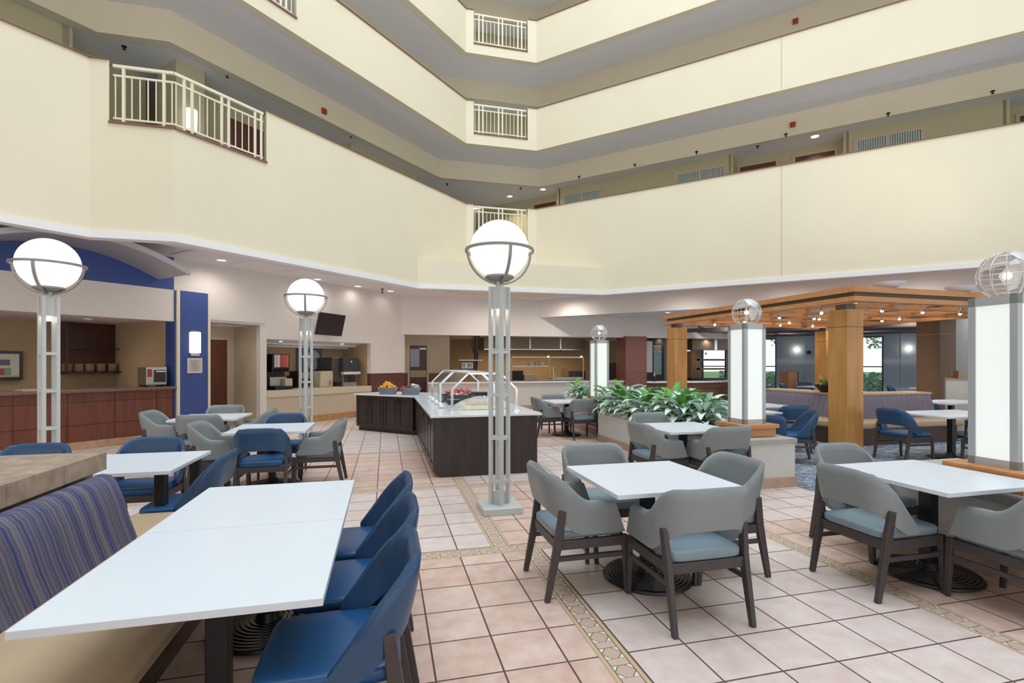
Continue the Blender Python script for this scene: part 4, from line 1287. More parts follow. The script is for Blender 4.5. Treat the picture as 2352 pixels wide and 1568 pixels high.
# brown column, grey panel, half wall
x0, y0, _ = on_right(2125, 27)
b = MB(); cx_, cy_ = on_right(2151, 27)[:2]
b2 = MB(Matrix.Translation((cx_, cy_, 0))); b2.cbox(0, 0, 1.6, 0.66, 0.66, 3.3)
struct('wall_column', b2, M_brownpanel, 'brown panelled square column in the lounge')
b2 = MB(Matrix.Translation((cx_, cy_, 0))); b2.cbox(0, 0, 2.42, 0.67, 0.67, 0.01)
struct('trim_12', b2, M_tan, 'joint of the brown lounge column')
cx_, cy_ = on_right(2236, 25)[:2]
b2 = MB(Matrix.Translation((cx_, cy_, 0))); b2.cbox(0, 0, 1.6, 0.5, 0.5, 3.3)
struct('wall_column', b2, mat('grey_blue_paint', (0.30, 0.33, 0.36), 0.6), 'grey square column behind the near lantern pillar')
xa, ya, _ = on_right(2174, 22); xb, yb, _ = on_right(2290, 22)
t = thing('lounge_partition', 'white low partition with a wooden rail beside the near lantern pillar', 'partition')
b = MB(FR); sa_, sb_ = (xa - ya) / R2, (xb - yb) / R2
b.box(sa_, sb_, 22 / R2, 22 / R2 + 0.15, 0, 1.2); b.build('panel', M_planter, t)
b = MB(FR); b.box(sa_ - 0.02, sb_, 22 / R2 - 0.02, 22 / R2 + 0.17, 1.2, 1.225); b.build('cap', M_maple, t)
for z in (1.29, 1.36):
    b = MB(FR); b.box(sa_ + 0.1, sb_, 22 / R2 + 0.05, 22 / R2 + 0.09, z, z + 0.02); b.build('rail', M_maple, t)
b = MB(FR); b.box(sa_ + 0.12, sa_ + 0.22, 22 / R2 + 0.03, 22 / R2 + 0.12, 1.225, 1.40); b.build('post', M_door, t)

# outdoors
b = MB(); b.quad((8, 8, -0.1), (90, 8, -0.1), (90, 90, -0.1), (8, 90, -0.1))
tag(b.build('lawn', mat('lawn_grass', (0.10, 0.22, 0.05), 0.9, var=0.5, vscale=3)), 'green lawn outside the lounge windows', 'lawn', kind='stuff')
def tree(x, y, h, r, lab, seed):
    random.seed(seed)
    t = thing('tree', lab, 'tree', (x, y, -0.1), 0, 'trees outside the lounge')
    b = MB(); b.tube([(0, 0, 0), (0.1, 0.05, h * 0.3), (-0.05, 0.1, h * 0.55), (0.1, 0, h * 0.8)], [0.22, 0.16, 0.12, 0.05], 9)
    for k in range(6):
        a = random.random() * 6.28; z = h * random.uniform(0.35, 0.6)
        b.tube([(0, 0.05, z), (math.cos(a) * r * 0.5, math.sin(a) * r * 0.5, z + h * 0.15), (math.cos(a) * r * 0.8, math.sin(a) * r * 0.8, z + h * 0.3)], [0.08, 0.05, 0.02], 6)
    b.build('trunk', mat('pale_bark', (0.42, 0.36, 0.28), 0.9), t, smooth=60)
    f = MB()
    for k in range(800):
        a, c, q = random.random() * 6.28, random.uniform(-1, 1), random.random() ** 0.4
        R_ = r * q; zz = h * 0.72 + c * h * 0.34 * q
        px, py = R_ * math.cos(a) * math.sqrt(1 - c * c), R_ * math.sin(a) * math.sqrt(1 - c * c)
        u1 = Vector((random.uniform(-1, 1), random.uniform(-1, 1), random.uniform(-1, 1))).normalized() * 0.16
        u2 = u1.cross(Vector((random.uniform(-1, 1), random.uniform(-1, 1), 1))).normalized() * 0.1
        P_ = Vector((px, py, zz))
        f.face([f.av(P_ - u1), f.av(P_ + u2), f.av(P_ + u1), f.av(P_ - u2)])
    f.build('foliage', mat('tree_leaves', (0.38, 0.50, 0.30), 0.7, var=0.4, vscale=2), t)
tree(26, 27, 5.5, 2.0, 'pale leafy tree outside the leftmost tall lounge window', 1)
tree(29.5, 24, 6, 1.9, 'leafy tree with a leaning trunk outside the lounge window right of the near post', 2)
tree(33, 20, 5, 2.0, 'airy tree outside the window right of the brown column', 3)
tree(22, 32, 6, 2.4, 'tree outside the windows behind the grill kitchen', 4)
def hedge(x, y, L, lab, seed):
    random.seed(seed)
    f = MB(Matrix.Translation((x, y, -0.1)) @ Matrix.Rotation(-pi / 4, 4, 'Z'))
    for k in range(2600):
        P_ = Vector((random.uniform(-L / 2, L / 2), random.uniform(-0.4, 0.4), random.uniform(0.02, 1.2)))
        u1 = Vector((random.uniform(-1, 1), random.uniform(-1, 1), random.uniform(-1, 1))).normalized() * 0.13
        u2 = u1.cross(Vector((random.uniform(-1, 1), 1, random.uniform(-1, 1)))).normalized() * 0.09
        f.face([f.av(P_ - u1), f.av(P_ + u2), f.av(P_ + u1), f.av(P_ - u2)])
    tag(f.build('hedge', mat('hedge_leaves', (0.24, 0.42, 0.22), 0.8, var=0.5, vscale=3)), lab, 'hedge')
hedge(21.5, 21.5, 9, 'clipped green hedge outside the left lounge windows', 5)
hedge(28.2, 15.5, 7, 'clipped green hedge outside the right lounge window', 6)

# ---------------------------------------------------------------- pergola
PG = Matrix.Translation((7.37, 6.55, 0)) @ Matrix.Rotation(math.radians(2.2), 4, 'Z')
t = thing('pergola', 'large open wooden pergola with a double board frame and square maple posts in the lounge', 'pergola', (7.37, 6.55, 0), math.radians(2.2))
W_, D_ = 5.5, 5.45
def frame_ring(z0, z1, inset, wd):
    b = MB()
    a, c = inset, W_ - inset; e, g = inset, D_ - inset
    b.box(a, c, e, e + wd, z0, z1); b.box(a, c, g - wd, g, z0, z1); b.box(a, a + wd, e + wd, g - wd, z0, z1); b.box(c - wd, c, e + wd, g - wd, z0, z1)
    return b
frame_ring(2.745, 2.84, 0, 0.09).build('upper_board_frame', M_maplex, t)
frame_ring(2.675, 2.745, 0.07, 0.05).build('metal_channel', mat('olive_grey_metal', (0.12, 0.11, 0.075), 0.5, metal=0.3), t)
frame_ring(2.595, 2.675, 0, 0.16).build('lower_board_frame', M_maplex, t)
for k in range(5):
    y = 0.75 + k * 0.95
    b = MB(); b.box(0.16, W_ - 0.16, y, y + 0.10, 2.60, 2.66); b.build('joist', M_maplex, t)
for k in range(5):
    x = 0.8 + k * 0.95
    b = MB(); b.box(x, x + 0.09, 0.16, D_ - 0.16, 2.665, 2.73); b.build('cross_joist', M_maplex, t)
for (x, y) in ((0.22, 0.32), (0.02, 4.95), (4.95, 0.32), (4.95, 4.95)):
    w_ = 0.364
    b = MB(); b.box(x, x + w_, y, y + w_, 0, 2.50)
    pst = b.build('post', M_maple, t, bevel=0.004)
    b = MB(); b.box(x - 0.002, x + w_ + 0.002, y - 0.002, y + w_ + 0.002, 2.20, 2.208); b.build('joint', M_plinth, pst)
    b = MB(); b.box(x + 0.08, x + w_ - 0.08, y + 0.08, y + w_ - 0.08, 2.50, 2.60); b.build('post_cap', mat('olive_grey_metal', (0.12, 0.11, 0.075), 0.5), pst)
PLAB = 'left front,middle front,behind the near post,at the near post,left of the near post,right of the near post,right middle,far right,right rear,just right of the near post,far left,leftmost,beside the middle lantern globe,right of the lantern globe,centre rear,left of the lantern globe'.split(',')
for k, (u, v) in enumerate([(1830, 718), (1858, 728), (1886, 745), (1913, 700), (1893, 726), (2055, 708), (2146, 702), (2205, 715), (2092, 728), (2025, 732), (1640, 738), (1618, 742), (1748, 723), (1772, 742), (1808, 737), (1680, 732)]):
    x, y = at_z(u, v, 2.52)
    q = PG.inverted() @ Vector((x, y, 0))
    jy = min((0.80 + 0.95 * i for i in range(5)), key=lambda a: abs(a - q.y)); jx = min((0.845 + 0.95 * i for i in range(5)), key=lambda a: abs(a - q.x))
    if abs(jy - q.y) <= abs(jx - q.x): q.y = jy
    else: q.x = jx
    q.x = min(max(q.x, 0.2), W_ - 0.2); q.y = min(max(q.y, 0.2), D_ - 0.2)
    q = PG @ q; x, y = q.x, q.y
    tt = thing('spot_lamp', 'small lit spot lamp hanging under the wooden pergola, ' + PLAB[k], 'light', (x, y, 2.50), 0, 'pergola spot lamps')
    MB().cyl((0, 0, 0.02), 0.012, 0.15, 8).build('stem', M_steel, tt)
    MB().cyl((0, 0, -0.02), 0.035, 0.05, 12, 0.02).build('head', M_steel, tt, smooth=40)
    MB().sphere((0, 0, -0.025), 0.026, 10, 6).build('bulb', M_bulb, tt, smooth=60)
for u, v, lab in ((2040, 652, 'pale uplight bowl resting on the pergola right of its corner'), (2210, 661, 'pale uplight bowl on the pergola next to the near lantern pillar')):
    x, y = at_z(u, v, 2.93)
    b = MB(Matrix.Translation((x, y, 2.85))); b.lathe([(0, 0), (0.1, 0), (0.24, 0.08), (0.25, 0.10), (0, 0.10)], 24)
    o = tag(b.build('uplight_bowl', M_trimw, smooth=40), lab, 'light')
    dd = bpy.data.lights.new('lamp', 'SPOT'); dd.energy = 150; dd.color = (1, 0.96, 0.9); dd.spot_size = 2.6; dd.spot_blend = 0.9; dd.shadow_soft_size = 0.15
    lo = bpy.data.objects.new('lamp', dd); COL.objects.link(lo); lo.location = (x, y, 2.97); lo.rotation_euler = (pi, 0, 0)

# ---------------------------------------------------------------- globe lamp posts
def globe_lamp(x, y, label, rz=0):
    t = thing('globe_lamp_post', label, 'lamp post', (x, y, 0), rz, 'tall globe lamp posts')
    MB().cbox(0, 0, 0.035, 0.42, 0.42, 0.07).build('plinth', M_lamp, t, bevel=0.006)
    R_ = 0.095
    for k in range(4):
        a = k * pi / 2
        m = Matrix.Translation((R_ * math.cos(a), R_ * math.sin(a), 0)) @ Matrix.Rotation(pi / 4, 4, 'Z')
        MB(m).box(-0.018, 0.018, -0.018, 0.018, 0.07, 2.40).build('upright', M_lamp, t)
    for z in (1.70, 1.24, 0.78, 0.32):
        b = MB()
        for k in range(4):
            a, c = k * pi / 2, (k + 1) * pi / 2
            b.bar((R_ * math.cos(a), R_ * math.sin(a), z), (R_ * math.cos(c), R_ * math.sin(c), z), 0.03, 0.035)
        b.build('rung', M_lamp, t)
    b = MB(Matrix.Rotation(pi / 4, 4, 'Z')); b.box(-0.062, 0.062, -0.062, 0.062, 2.16, 2.40); b.build('collar', M_lamp, t)
    b = MB(Matrix.Rotation(pi / 4, 4, 'Z')); b.box(-0.05, 0.05, -0.05, 0.05, 0.07, 0.20); b.build('base_sleeve', M_lamp, t)
    MB().cyl((0, 0, 2.40), 0.04, 0.13, 14).build('stem', M_lamp, t, smooth=40)
    zc_ = 2.80
    MB().sphere((0, 0, zc_), 0.315, 40, 24).build('glass_globe', M_globe, t, smooth=80)
    MB().lathe([(0.04, -0.345), (0.10, -0.335), (0.16, -0.30), (0.15, -0.28), (0.0, -0.28)], 28, (0, 0, zc_)).build('cup', M_lampring, t, smooth=50)
    zr = zc_ - 0.01
    b = MB()
    pr = [(0.355, -0.014), (0.372, -0.014), (0.372, 0.014), (0.355, 0.014), (0.355, -0.014)]
    b.lathe(pr, 64, (0, 0, zr)); b.build('ring', M_lampring, t, smooth=30)
    for k in range(2):
        b = MB(Matrix.Rotation(k * pi / 2 + 0.10 + pi / 4 - pi / 4, 4, 'Z'))
        prev = None
        n_ = 28
        for j in range(n_ + 1):
            a = pi + pi * j / n_
            P0 = (0.366 * math.cos(a), 0.366 * math.sin(a) * 1.0)
            P1 = (0.350 * math.cos(a), 0.350 * math.sin(a) * 1.0)
            r_ = [b.av((P0[0], -0.015, zr + P0[1])), b.av((P0[0], 0.015, zr + P0[1])), b.av((P1[0], 0.015, zr + P1[1])), b.av((P1[0], -0.015, zr + P1[1]))]
            if prev:
                for q in range(4): b.face((prev[q], prev[(q + 1) % 4], r_[(q + 1) % 4], r_[q]))
            prev = r_
        b.build('cradle_arm', M_lampring, t, smooth=30)
    MB().cyl((0, 0, 2.10), 0.025, 0.05, 10).build('inner_bulb', M_bulb, t)
    d = bpy.data.lights.new('lamp', 'POINT'); d.energy = 22; d.color = (1, 0.9, 0.82); d.shadow_soft_size = 0.32
    return t
def cam2w(X, Y): return (CA * X + SA * Y, -SA * X + CA * Y)
x, y = cam2w(-0.135, 5.42)
g0 = globe_lamp(x, y, 'tall globe lamp post in the middle of the photo in front of the buffet')
x, y = cam2w(-5.72, 6.21)
dup(g0, (x, y, 0), 0, 'tall globe lamp post at the left edge in front of the bar')
x, y = cam2w(-3.75, 9.15)
dup(g0, (x, y, 0), 0, 'smallest globe lamp post, standing before the drinks nook and television')

# ---------------------------------------------------------------- lantern pillars and planters
def box_planter(x0, x1, y0, y1, label, lid=None):
    t = thing('planter_box', label, 'planter', ((x0 + x1) / 2, (y0 + y1) / 2, 0), 0, 'plastered planter boxes')
    a, c = (x1 - x0) / 2, (y1 - y0) / 2
    b = MB(); b.box(-a, a, -c, -c + 0.14, 0.13, 0.56); b.box(-a, a, c - 0.14, c, 0.13, 0.56); b.box(-a, -a + 0.14, -c + 0.14, c - 0.14, 0.13, 0.56); b.box(a - 0.14, a, -c + 0.14, c - 0.14, 0.13, 0.56)
    b.build('wall', M_planter, t)
    b = MB(); b.box(-a - 0.02, a + 0.02, -c - 0.02, -c + 0.17, 0.56, 0.62); b.box(-a - 0.02, a + 0.02, c - 0.17, c + 0.02, 0.56, 0.62); b.box(-a - 0.02, -a + 0.17, -c + 0.17, c - 0.17, 0.56, 0.62); b.box(a - 0.17, a + 0.02, -c + 0.17, c - 0.17, 0.56, 0.62)
    b.build('cap', M_cap, t, bevel=0.004)
    b = MB(); b.box(-a - 0.015, a + 0.015, -c - 0.015, c + 0.015, 0, 0.13); b.build('base_tiles', M_tilebase, t)
    b = MB(); b.box(-a + 0.14, a - 0.14, -c + 0.14, c - 0.14, 0.13, 0.52); b.build('soil', M_soil, t)
    if lid:
        b = MB(); b.box(-a + 0.15, a - 0.15, lid[0] - (y0 + y1) / 2, lid[1] - (y0 + y1) / 2, 0.52, 0.61); b.build('lid', M_cap, t)
    return t
box_planter(4.22, 5.09, 5.37, 9.56, 'long white planter box full of leafy plants behind the middle right table', (5.52, 6.42))
box_planter(4.50, 5.09, 9.60, 12.2, 'far planter box carrying the smallest lantern pillar', (10.2, 11.0))
box_planter(4.34, 5.6, -0.6, 3.83, 'white planter box behind the right table carrying the near lantern pillar', (-0.44, 3.67))
def lantern(x, y, label, wood=True):
    t = thing('lantern_pillar', label, 'lantern', (x + 0.16, y + 0.16, 0.62), 0, 'lit lantern pillars')
    if wood:
        b = MB(); b.cbox(0, 0, 0.055, 0.50, 0.50, 0.11); b.build('wooden_base', M_maplex, t, bevel=0.004)
        b = MB(); b.cbox(0, 0, 0.135, 0.56, 0.56, 0.05); b.build('upper_base', M_maplex, t, bevel=0.004)
    z0, z1 = 0.16, 1.48
    h = 0.165
    for sx_ in (-1, 1):
        for sy_ in (-1, 1):
            b = MB(); b.cbox(sx_ * (h - 0.025), sy_ * (h - 0.025), (z0 + z1) / 2, 0.05, 0.05, z1 - z0); b.build('corner_post', M_lanternfr, t)
    b = MB(); b.cbox(0, 0, z1 - 0.035, 2 * h, 2 * h, 0.07); b.build('top_plate', M_lanternfr, t)
    b = MB(); b.cbox(0, 0, z0 + 0.03, 2 * h, 2 * h, 0.06); b.build('bottom_plate', M_lanternfr, t)
    for k in range(4):
        b = MB(Matrix.Rotation(k * pi / 2, 4, 'Z')); b.box(-h + 0.045, h - 0.045, -h + 0.01, -h + 0.02, z0 + 0.06, z1 - 0.07)
        b.build('lit_panel', M_lantern, t)
    # globe: wire meridians with silver continents
    zc_, R_ = z1 + 0.165, 0.185
    b = MB()
    for k in range(6):
        a = k * pi / 6
        pts = [(R_ * math.cos(q) * math.cos(a), R_ * math.cos(q) * math.sin(a), zc_ + R_ * math.sin(q)) for q in [2 * pi * j / 36 for j in range(36)]]
        b.tube(pts, 0.0035, 5, closed=True)
    for la in (-0.9, -0.45, 0.0, 0.45, 0.9):
        pts = [(R_ * math.cos(la) * math.cos(q), R_ * math.cos(la) * math.sin(q), zc_ + R_ * math.sin(la)) for q in [2 * pi * j / 36 for j in range(36)]]
        b.tube(pts, 0.003, 5, closed=True)
    gl = b.build('wire_globe', M_wire, t, smooth=60)
    random.seed(5)
    blobs = [[(-2.6, 1.15), (-1.6, 1.2), (-1.0, 0.85), (-1.35, 0.45), (-1.75, 0.25), (-2.2, 0.6)], [(-1.35, 0.15), (-0.8, -0.05), (-0.85, -0.5), (-1.2, -0.95), (-1.35, -0.3)],
             [(-0.25, 0.6), (0.5, 0.6), (0.85, 0.15), (0.5, -0.6), (0.2, -0.5), (0.05, 0.05), (-0.3, 0.15)], [(-0.1, 1.05), (0.9, 1.2), (2.4, 1.15), (2.3, 0.7), (1.7, 0.3), (1.2, 0.5), (0.6, 0.65)], [(2.0, -0.3), (2.6, -0.3), (2.6, -0.65), (2.0, -0.6)]]
    for bl in blobs:
        b = MB()
        cx_ = sum(p[0] for p in bl) / len(bl); cy_ = sum(p[1] for p in bl) / len(bl)
        def sp(lo, la, r_): return (r_ * math.cos(la) * math.cos(lo), r_ * math.cos(la) * math.sin(lo), zc_ + r_ * math.sin(la))
        n_ = len(bl)
        for k in range(n_):
            A, B = bl[k], bl[(k + 1) % n_]
            for j in range(3):
                for i_ in range(3):
                    def P_(s_, q): return (cx_ + (A[0] + (B[0] - A[0]) * q - cx_) * s_, cy_ + (A[1] + (B[1] - A[1]) * q - cy_) * s_)
                    s0_, s1_ = j / 3, (j + 1) / 3; q0, q1 = i_ / 3, (i_ + 1) / 3
                    for rr in (R_ + 0.003, R_ - 0.002):
                        b.face([b.av(sp(*P_(s0_, q0), rr)), b.av(sp(*P_(s1_, q0), rr)), b.av(sp(*P_(s1_, q1), rr)), b.av(sp(*P_(s0_, q1), rr))])
        b.build('continent', M_silver, gl)
    b = MB(); b.cyl((0, 0, z1), 0.012, 0.33, 8); b.build('axis', M_wire, gl)
    MB().sphere((0, 0, zc_), 0.028, 12, 8).build('inner_bulb', M_bulb, t, smooth=60)
    return t
l0 = lantern(4.57, 2.72, 'large lit lantern pillar with a wire globe at the right edge')
dup(l0, (4.57 + 0.16, 5.66 + 0.16, 0.62), 0, 'middle lit lantern pillar with a wire globe on the leafy planter')
dup(l0, (4.55 + 0.16, 10.45 + 0.16, 0.62), 0, 'smallest lit lantern pillar with a wire globe, at the far end of the planters')
for ch in ():
    pass

# ---------------------------------------------------------------- chairs
def sstep(a, b, x):
    t = max(0, min(1, (x - a) / (b - a)))
    return t * t * (3 - 2 * t)
def shell_mb(kind):
    """curved upholstered back: U shaped in plan; kind A has low arms reaching forward, kind B tapers straight down to the seat"""
    W_, yb, r = 0.29, -0.262, 0.15
    yf = 0.235 if kind == 'A' else 0.0
    half, arc, arm = W_ - r, r * pi / 2, yf - (yb + r)
    total = half + arc + arm
    NS = 44
    mb = MB()
    cols = []
    for i in range(NS + 1):
        q = -1 + 2 * i / NS
        a = abs(q) * total; sg = -1 if q < 0 else 1
        if a <= half: x, y, nx, ny = a, yb, 0, -1
        elif a <= half + arc:
            th = (a - half) / r
            x, y = half + r * math.sin(th), yb + r - r * math.cos(th)
            nx, ny = math.sin(th), -math.cos(th)
        else: x, y, nx, ny = W_, yb + r + (a - half - arc), 1, 0
        if kind == 'A':
            zt = 0.845 - 0.19 * sstep(0.20, 0.47, a) - 0.02 * sstep(0.5, total, a)
            zb = 0.585 - 0.15 * sstep(0.15, 0.42, a)
        else:
            zt = 0.845 - 0.37 * max(0, (a - 0.20) / (total - 0.20)) ** 1.05 if a > 0.20 else 0.845
            zt -= 0.012 * math.exp(-((a - 0.20) / 0.05) ** 2)
            zb = 0.585 - 0.15 * sstep(0.15, 0.42, a)
            zt = max(zt, zb + 0.03)
        col_ = []
        back = max(0, -ny)
        endf = sstep(total - 0.05, total, a)
        rows = [(0, 1), (0.25, 1), (0.5, 1), (0.75, 1), (0.94, 1), (1.0, 0.5), (0.94, 0), (0.75, 0), (0.5, 0), (0.25, 0), (0, 0), (-0.02, 0.5)]
        th_ = 0.040 * (1 - 0.35 * endf)
        for fz, o in rows:
            z = zb + (zt - zb) * fz
            if fz == 1.0: z += 0.004
            lean = (z - 0.44) * (0.19 * back + 0.03 * (1 - back))
            off = lean + (o - 1) * th_ + 0.008 * math.sin(pi * max(0, min(1, fz))) * back
            px, py = x + nx * off, y + ny * off
            if kind == 'A': py -= 0.07 * fz * sstep(total - 0.12, total, a)
            col_.append(mb.av((sg * px, py, z)))
        cols.append(col_)
    R_ = len(rows)
    for A, B in zip(cols, cols[1:]):
        for j in range(R_):
            k = (j + 1) % R_
            mb.face((A[j], A[k], B[k], B[j]))
    for C_, rev in ((cols[0], False), (cols[-1], True)):
        pairs = [(0, 10), (1, 9), (2, 8), (3, 7), (4, 6)]
        def fq(q): mb.face(q[::-1] if rev else q)
        for (a0, b0), (a1, b1) in zip(pairs, pairs[1:]): fq((C_[a0], C_[b0], C_[b1], C_[a1]))
        fq((C_[4], C_[6], C_[5])); fq((C_[10], C_[0], C_[11]))
    return mb
def seat_mb():
    mb = MB()
    N = 14
    def se(v, n_=8.0): return math.copysign(abs(v) ** (2 / n_), v)
    prof = [(0.0, -0.028), (0.96, -0.028), (1.0, -0.018), (1.0, 0.018), (0.975, 0.028), (0.88, 0.033), (0.5, 0.036), (0.0, 0.037)]
    rings = []
    n_ = 40
    for r_, z in prof:
        if r_ == 0: rings.append([mb.av((0, 0.005, 0.43 + z))]); continue
        rings.append([mb.av((0.252 * r_ * se(math.cos(2 * pi * j / n_)), 0.005 + 0.262 * r_ * se(math.sin(2 * pi * j / n_)), 0.43 + z)) for j in range(n_)])
    for A, B in zip(rings, rings[1:]):
        for j in range(n_):
            k = (j + 1) % n_
            if len(A) == 1: mb.face((A[0], B[k], B[j]))
            elif len(B) == 1: mb.face((A[j], A[k], B[0]))
            else: mb.face((A[j], A[k], B[k], B[j]))
    return mb
CH = {}
def make_chair(kind, colr, label, group, loc, rz):
    m1, m2 = (M_grey, M_greyseat) if colr == 'grey' else (M_navy, M_navyseat)
    t = thing('dining_chair', label, 'chair', loc, rz, group)
    shell_mb(kind).build('backrest', m1, t, smooth=60)
    seat_mb().build('seat', m2, t, smooth=60)
    b = MB()
    b.box(-0.25, 0.25, -0.255, -0.225, 0.335, 0.40); b.box(-0.25, 0.25, 0.225, 0.255, 0.335, 0.40)
    b.box(-0.27, -0.24, -0.25, 0.25, 0.335, 0.40); b.box(0.24, 0.27, -0.25, 0.25, 0.335, 0.40)
    b.build('seat_rail', M_leg, t, bevel=0.004)
    for s in (-1, 1):
        b = MB(); b.bar((s * 0.262, -0.315, 0), (s * 0.262, -0.235, 0.40), 0.03, 0.036, 0.036, 0.058, up=(0, 1, 0))
        b.bar((s * 0.262, -0.235, 0.40), (s * 0.276, -0.212, 0.60), 0.036, 0.058, 0.032, 0.046, up=(0, 1, 0))
        b.build('leg', M_leg, t, bevel=0.004)
        b = MB(); b.bar((s * 0.258, 0.265, 0), (s * 0.258, 0.243, 0.405), 0.028, 0.03, 0.034, 0.042, up=(0, 1, 0))
        b.build('leg', M_leg, t, bevel=0.004)
        b = MB(); b.bar((s * 0.260, -0.26, 0.275), (s * 0.258, 0.25, 0.275), 0.02, 0.03)
        b.build('stretcher', M_leg, t)
    return t
def chair(kind, colr, x, y, face, label, group):
    """face: direction the sitter looks, degrees from +X"""
    rz = math.radians(face - 90)
    key = (kind, colr)
    if key not in CH: CH[key] = make_chair(kind, colr, label, group, (x, y, 0), rz)
    else: dup(CH[key], (x, y, 0), rz, label, group)

# ---------------------------------------------------------------- tables
TB = {}
def table(x, y, label, group='white square dining tables', sx_=0.93, sy_=0.93, legs=False, rz=0):
    key = (sx_, sy_, legs)
    if key in TB: return dup(TB[key], (x, y, 0), rz, label, group)
    t = thing('dining_table', label, 'table', (x, y, 0), rz, group)
    b = MB(); b.cbox(0, 0, 0.735, sx_, sy_, 0.03); b.build('tabletop', M_top, t, bevel=0.003)
    if legs:
        for a, c in ((-1, -1), (1, -1), (1, 1), (-1, 1)):
            b = MB(); b.cbox(a * (sx_ / 2 - 0.1), c * (sy_ / 2 - 0.1), 0.36, 0.075, 0.075, 0.72); b.build('leg', M_black, t, bevel=0.004)
    else:
        b = MB(); b.cbox(0, 0, 0.37, 0.085, 0.085, 0.66); b.build('pedestal', M_black, t, bevel=0.004)
        prof = [(0, 0), (0.31, 0), (0.325, 0.012), (0.32, 0.024)]
        r_ = 0.31
        while r_ > 0.09:
            z = 0.024 + (0.32 - r_) * 0.12
            prof += [(r_, z + 0.006), (r_ - 0.012, z + 0.006), (r_ - 0.016, z), (r_ - 0.022, z)]
            r_ -= 0.026
        prof += [(0.07, 0.075), (0.06, 0.10), (0, 0.10)]
        MB().lathe(prof, 40).build('disc_base', M_black, t, smooth=30)
        b = MB(); b.cbox(0, 0, 0.71, 0.5, 0.06, 0.02); b.cbox(0, 0, 0.71, 0.06, 0.5, 0.02); b.build('top_bracket', M_black, t)
    TB[key] = t
    return t

GC = 'grey dining chairs on the tiled floor'; BC = 'blue dining chairs on the tiled floor'; RC = 'blue dining chairs in the carpeted lounge'
table(1.88, 3.37, 'white square table in the centre foreground ringed by four grey armchairs')
chair('A', 'grey', 1.35, 3.43, 0, 'grey armchair on the left side of the centre foreground table', GC)
chair('A', 'grey', 1.875, 2.89, 90, 'grey armchair nearest the camera at the centre foreground table', GC)
chair('A', 'grey', 2.43, 3.41, 180, 'grey armchair on the right side of the centre foreground table', GC)
chair('A', 'grey', 1.80, 3.97, -90, 'grey armchair on the far side of the centre foreground table, towards the lamp post', GC)
table(3.95, 2.90, 'white square table at the right edge beside the near lantern pillar')
chair('B', 'grey', 3.46, 2.89, 0, 'grey chair with a tapering back on the left side of the right edge table', GC)
chair('B', 'grey', 4.01, 3.45, -90, 'grey chair on the far side of the right edge table, mostly hidden', GC)
chair('A', 'grey', 3.96, 2.33, 90, 'grey armchair cut off by the lower right edge of the photo', GC)
# double table of the booth
table(-0.68, 2.355, 'nearer white tabletop of the joined booth tables in the left foreground')
table(-0.68, 3.290, 'farther white tabletop of the joined booth tables in the left foreground')
chair('B', 'blue', -0.20, 2.16, 180, 'blue chair nearest the camera in the row of three at the booth tables', BC)
chair('B', 'blue', -0.17, 2.77, 180, 'middle blue chair of the row of three at the booth tables', BC)
chair('B', 'blue', -0.17, 3.36, 180, 'farthest blue chair of the row of three at the booth tables', BC)
table(-2.08, 4.88, 'white table with corner legs right behind the low tan topped wall', legs=True)
chair('B', 'blue', -1.58, 4.66, 180, 'blue chair on the right side of the table behind the low wall', BC)
chair('B', 'blue', -2.22, 5.42, -90, 'blue chair facing the camera behind the table next to the low wall', BC)
chair('B', 'blue', -3.08, 5.22, -90, 'leftmost blue chair, only its back showing above the tan topped wall', BC)
table(-1.42, 7.06, 'white square table with blue and pale grey chairs left of the buffet')
chair('A', 'grey', -2.0, 7.0, 0, 'pale grey armchair on the left side of the table with mixed chairs', GC)
chair('B', 'blue', -1.38, 6.50, 90, 'blue chair seen from behind at the table with mixed chairs', BC)
chair('B', 'blue', -1.42, 7.72, -90, 'blue chair on the far side of the table with mixed chairs', BC)
chair('A', 'grey', -0.84, 7.0, 180, 'pale grey armchair on the right side of the table with mixed chairs', GC)
table(-2.63, 8.76, 'white square table near the blue pier at the left')
chair('A', 'grey', -3.26, 8.85, 0, 'pale grey armchair left of the table near the blue pier', GC)
chair('A', 'grey', -2.62, 8.36, 90, 'grey chair seen from behind at the table near the blue pier', GC)
chair('A', 'grey', -2.70, 9.50, -90, 'pale grey chair facing the camera at the table near the blue pier', GC)
chair('A', 'grey', -2.06, 8.80, 180, 'grey chair on the right side of the table near the blue pier', GC)
table(3.78, 5.85, 'white square table against the leafy planter')
chair('A', 'grey', 3.34, 5.72, 0, 'grey armchair on the left side of the table against the leafy planter', GC)
chair('A', 'grey', 3.92, 5.34, 90, 'grey armchair seen from behind at the table against the leafy planter', GC)
chair('A', 'grey', 3.80, 6.50, -90, 'grey chair facing the camera at the table against the leafy planter', GC)
table(3.88, 10.50, 'small far white table between the buffet and the far planter')
chair('A', 'grey', 3.42, 10.46, 0, 'grey armchair left of the small far table by the buffet', GC)
chair('A', 'grey', 4.0, 9.98, 90, 'grey armchair seen from behind at the small far table by the buffet', GC)
chair('A', 'grey', 3.85, 11.10, -90, 'grey chair facing the camera at the small far table by the buffet', GC)
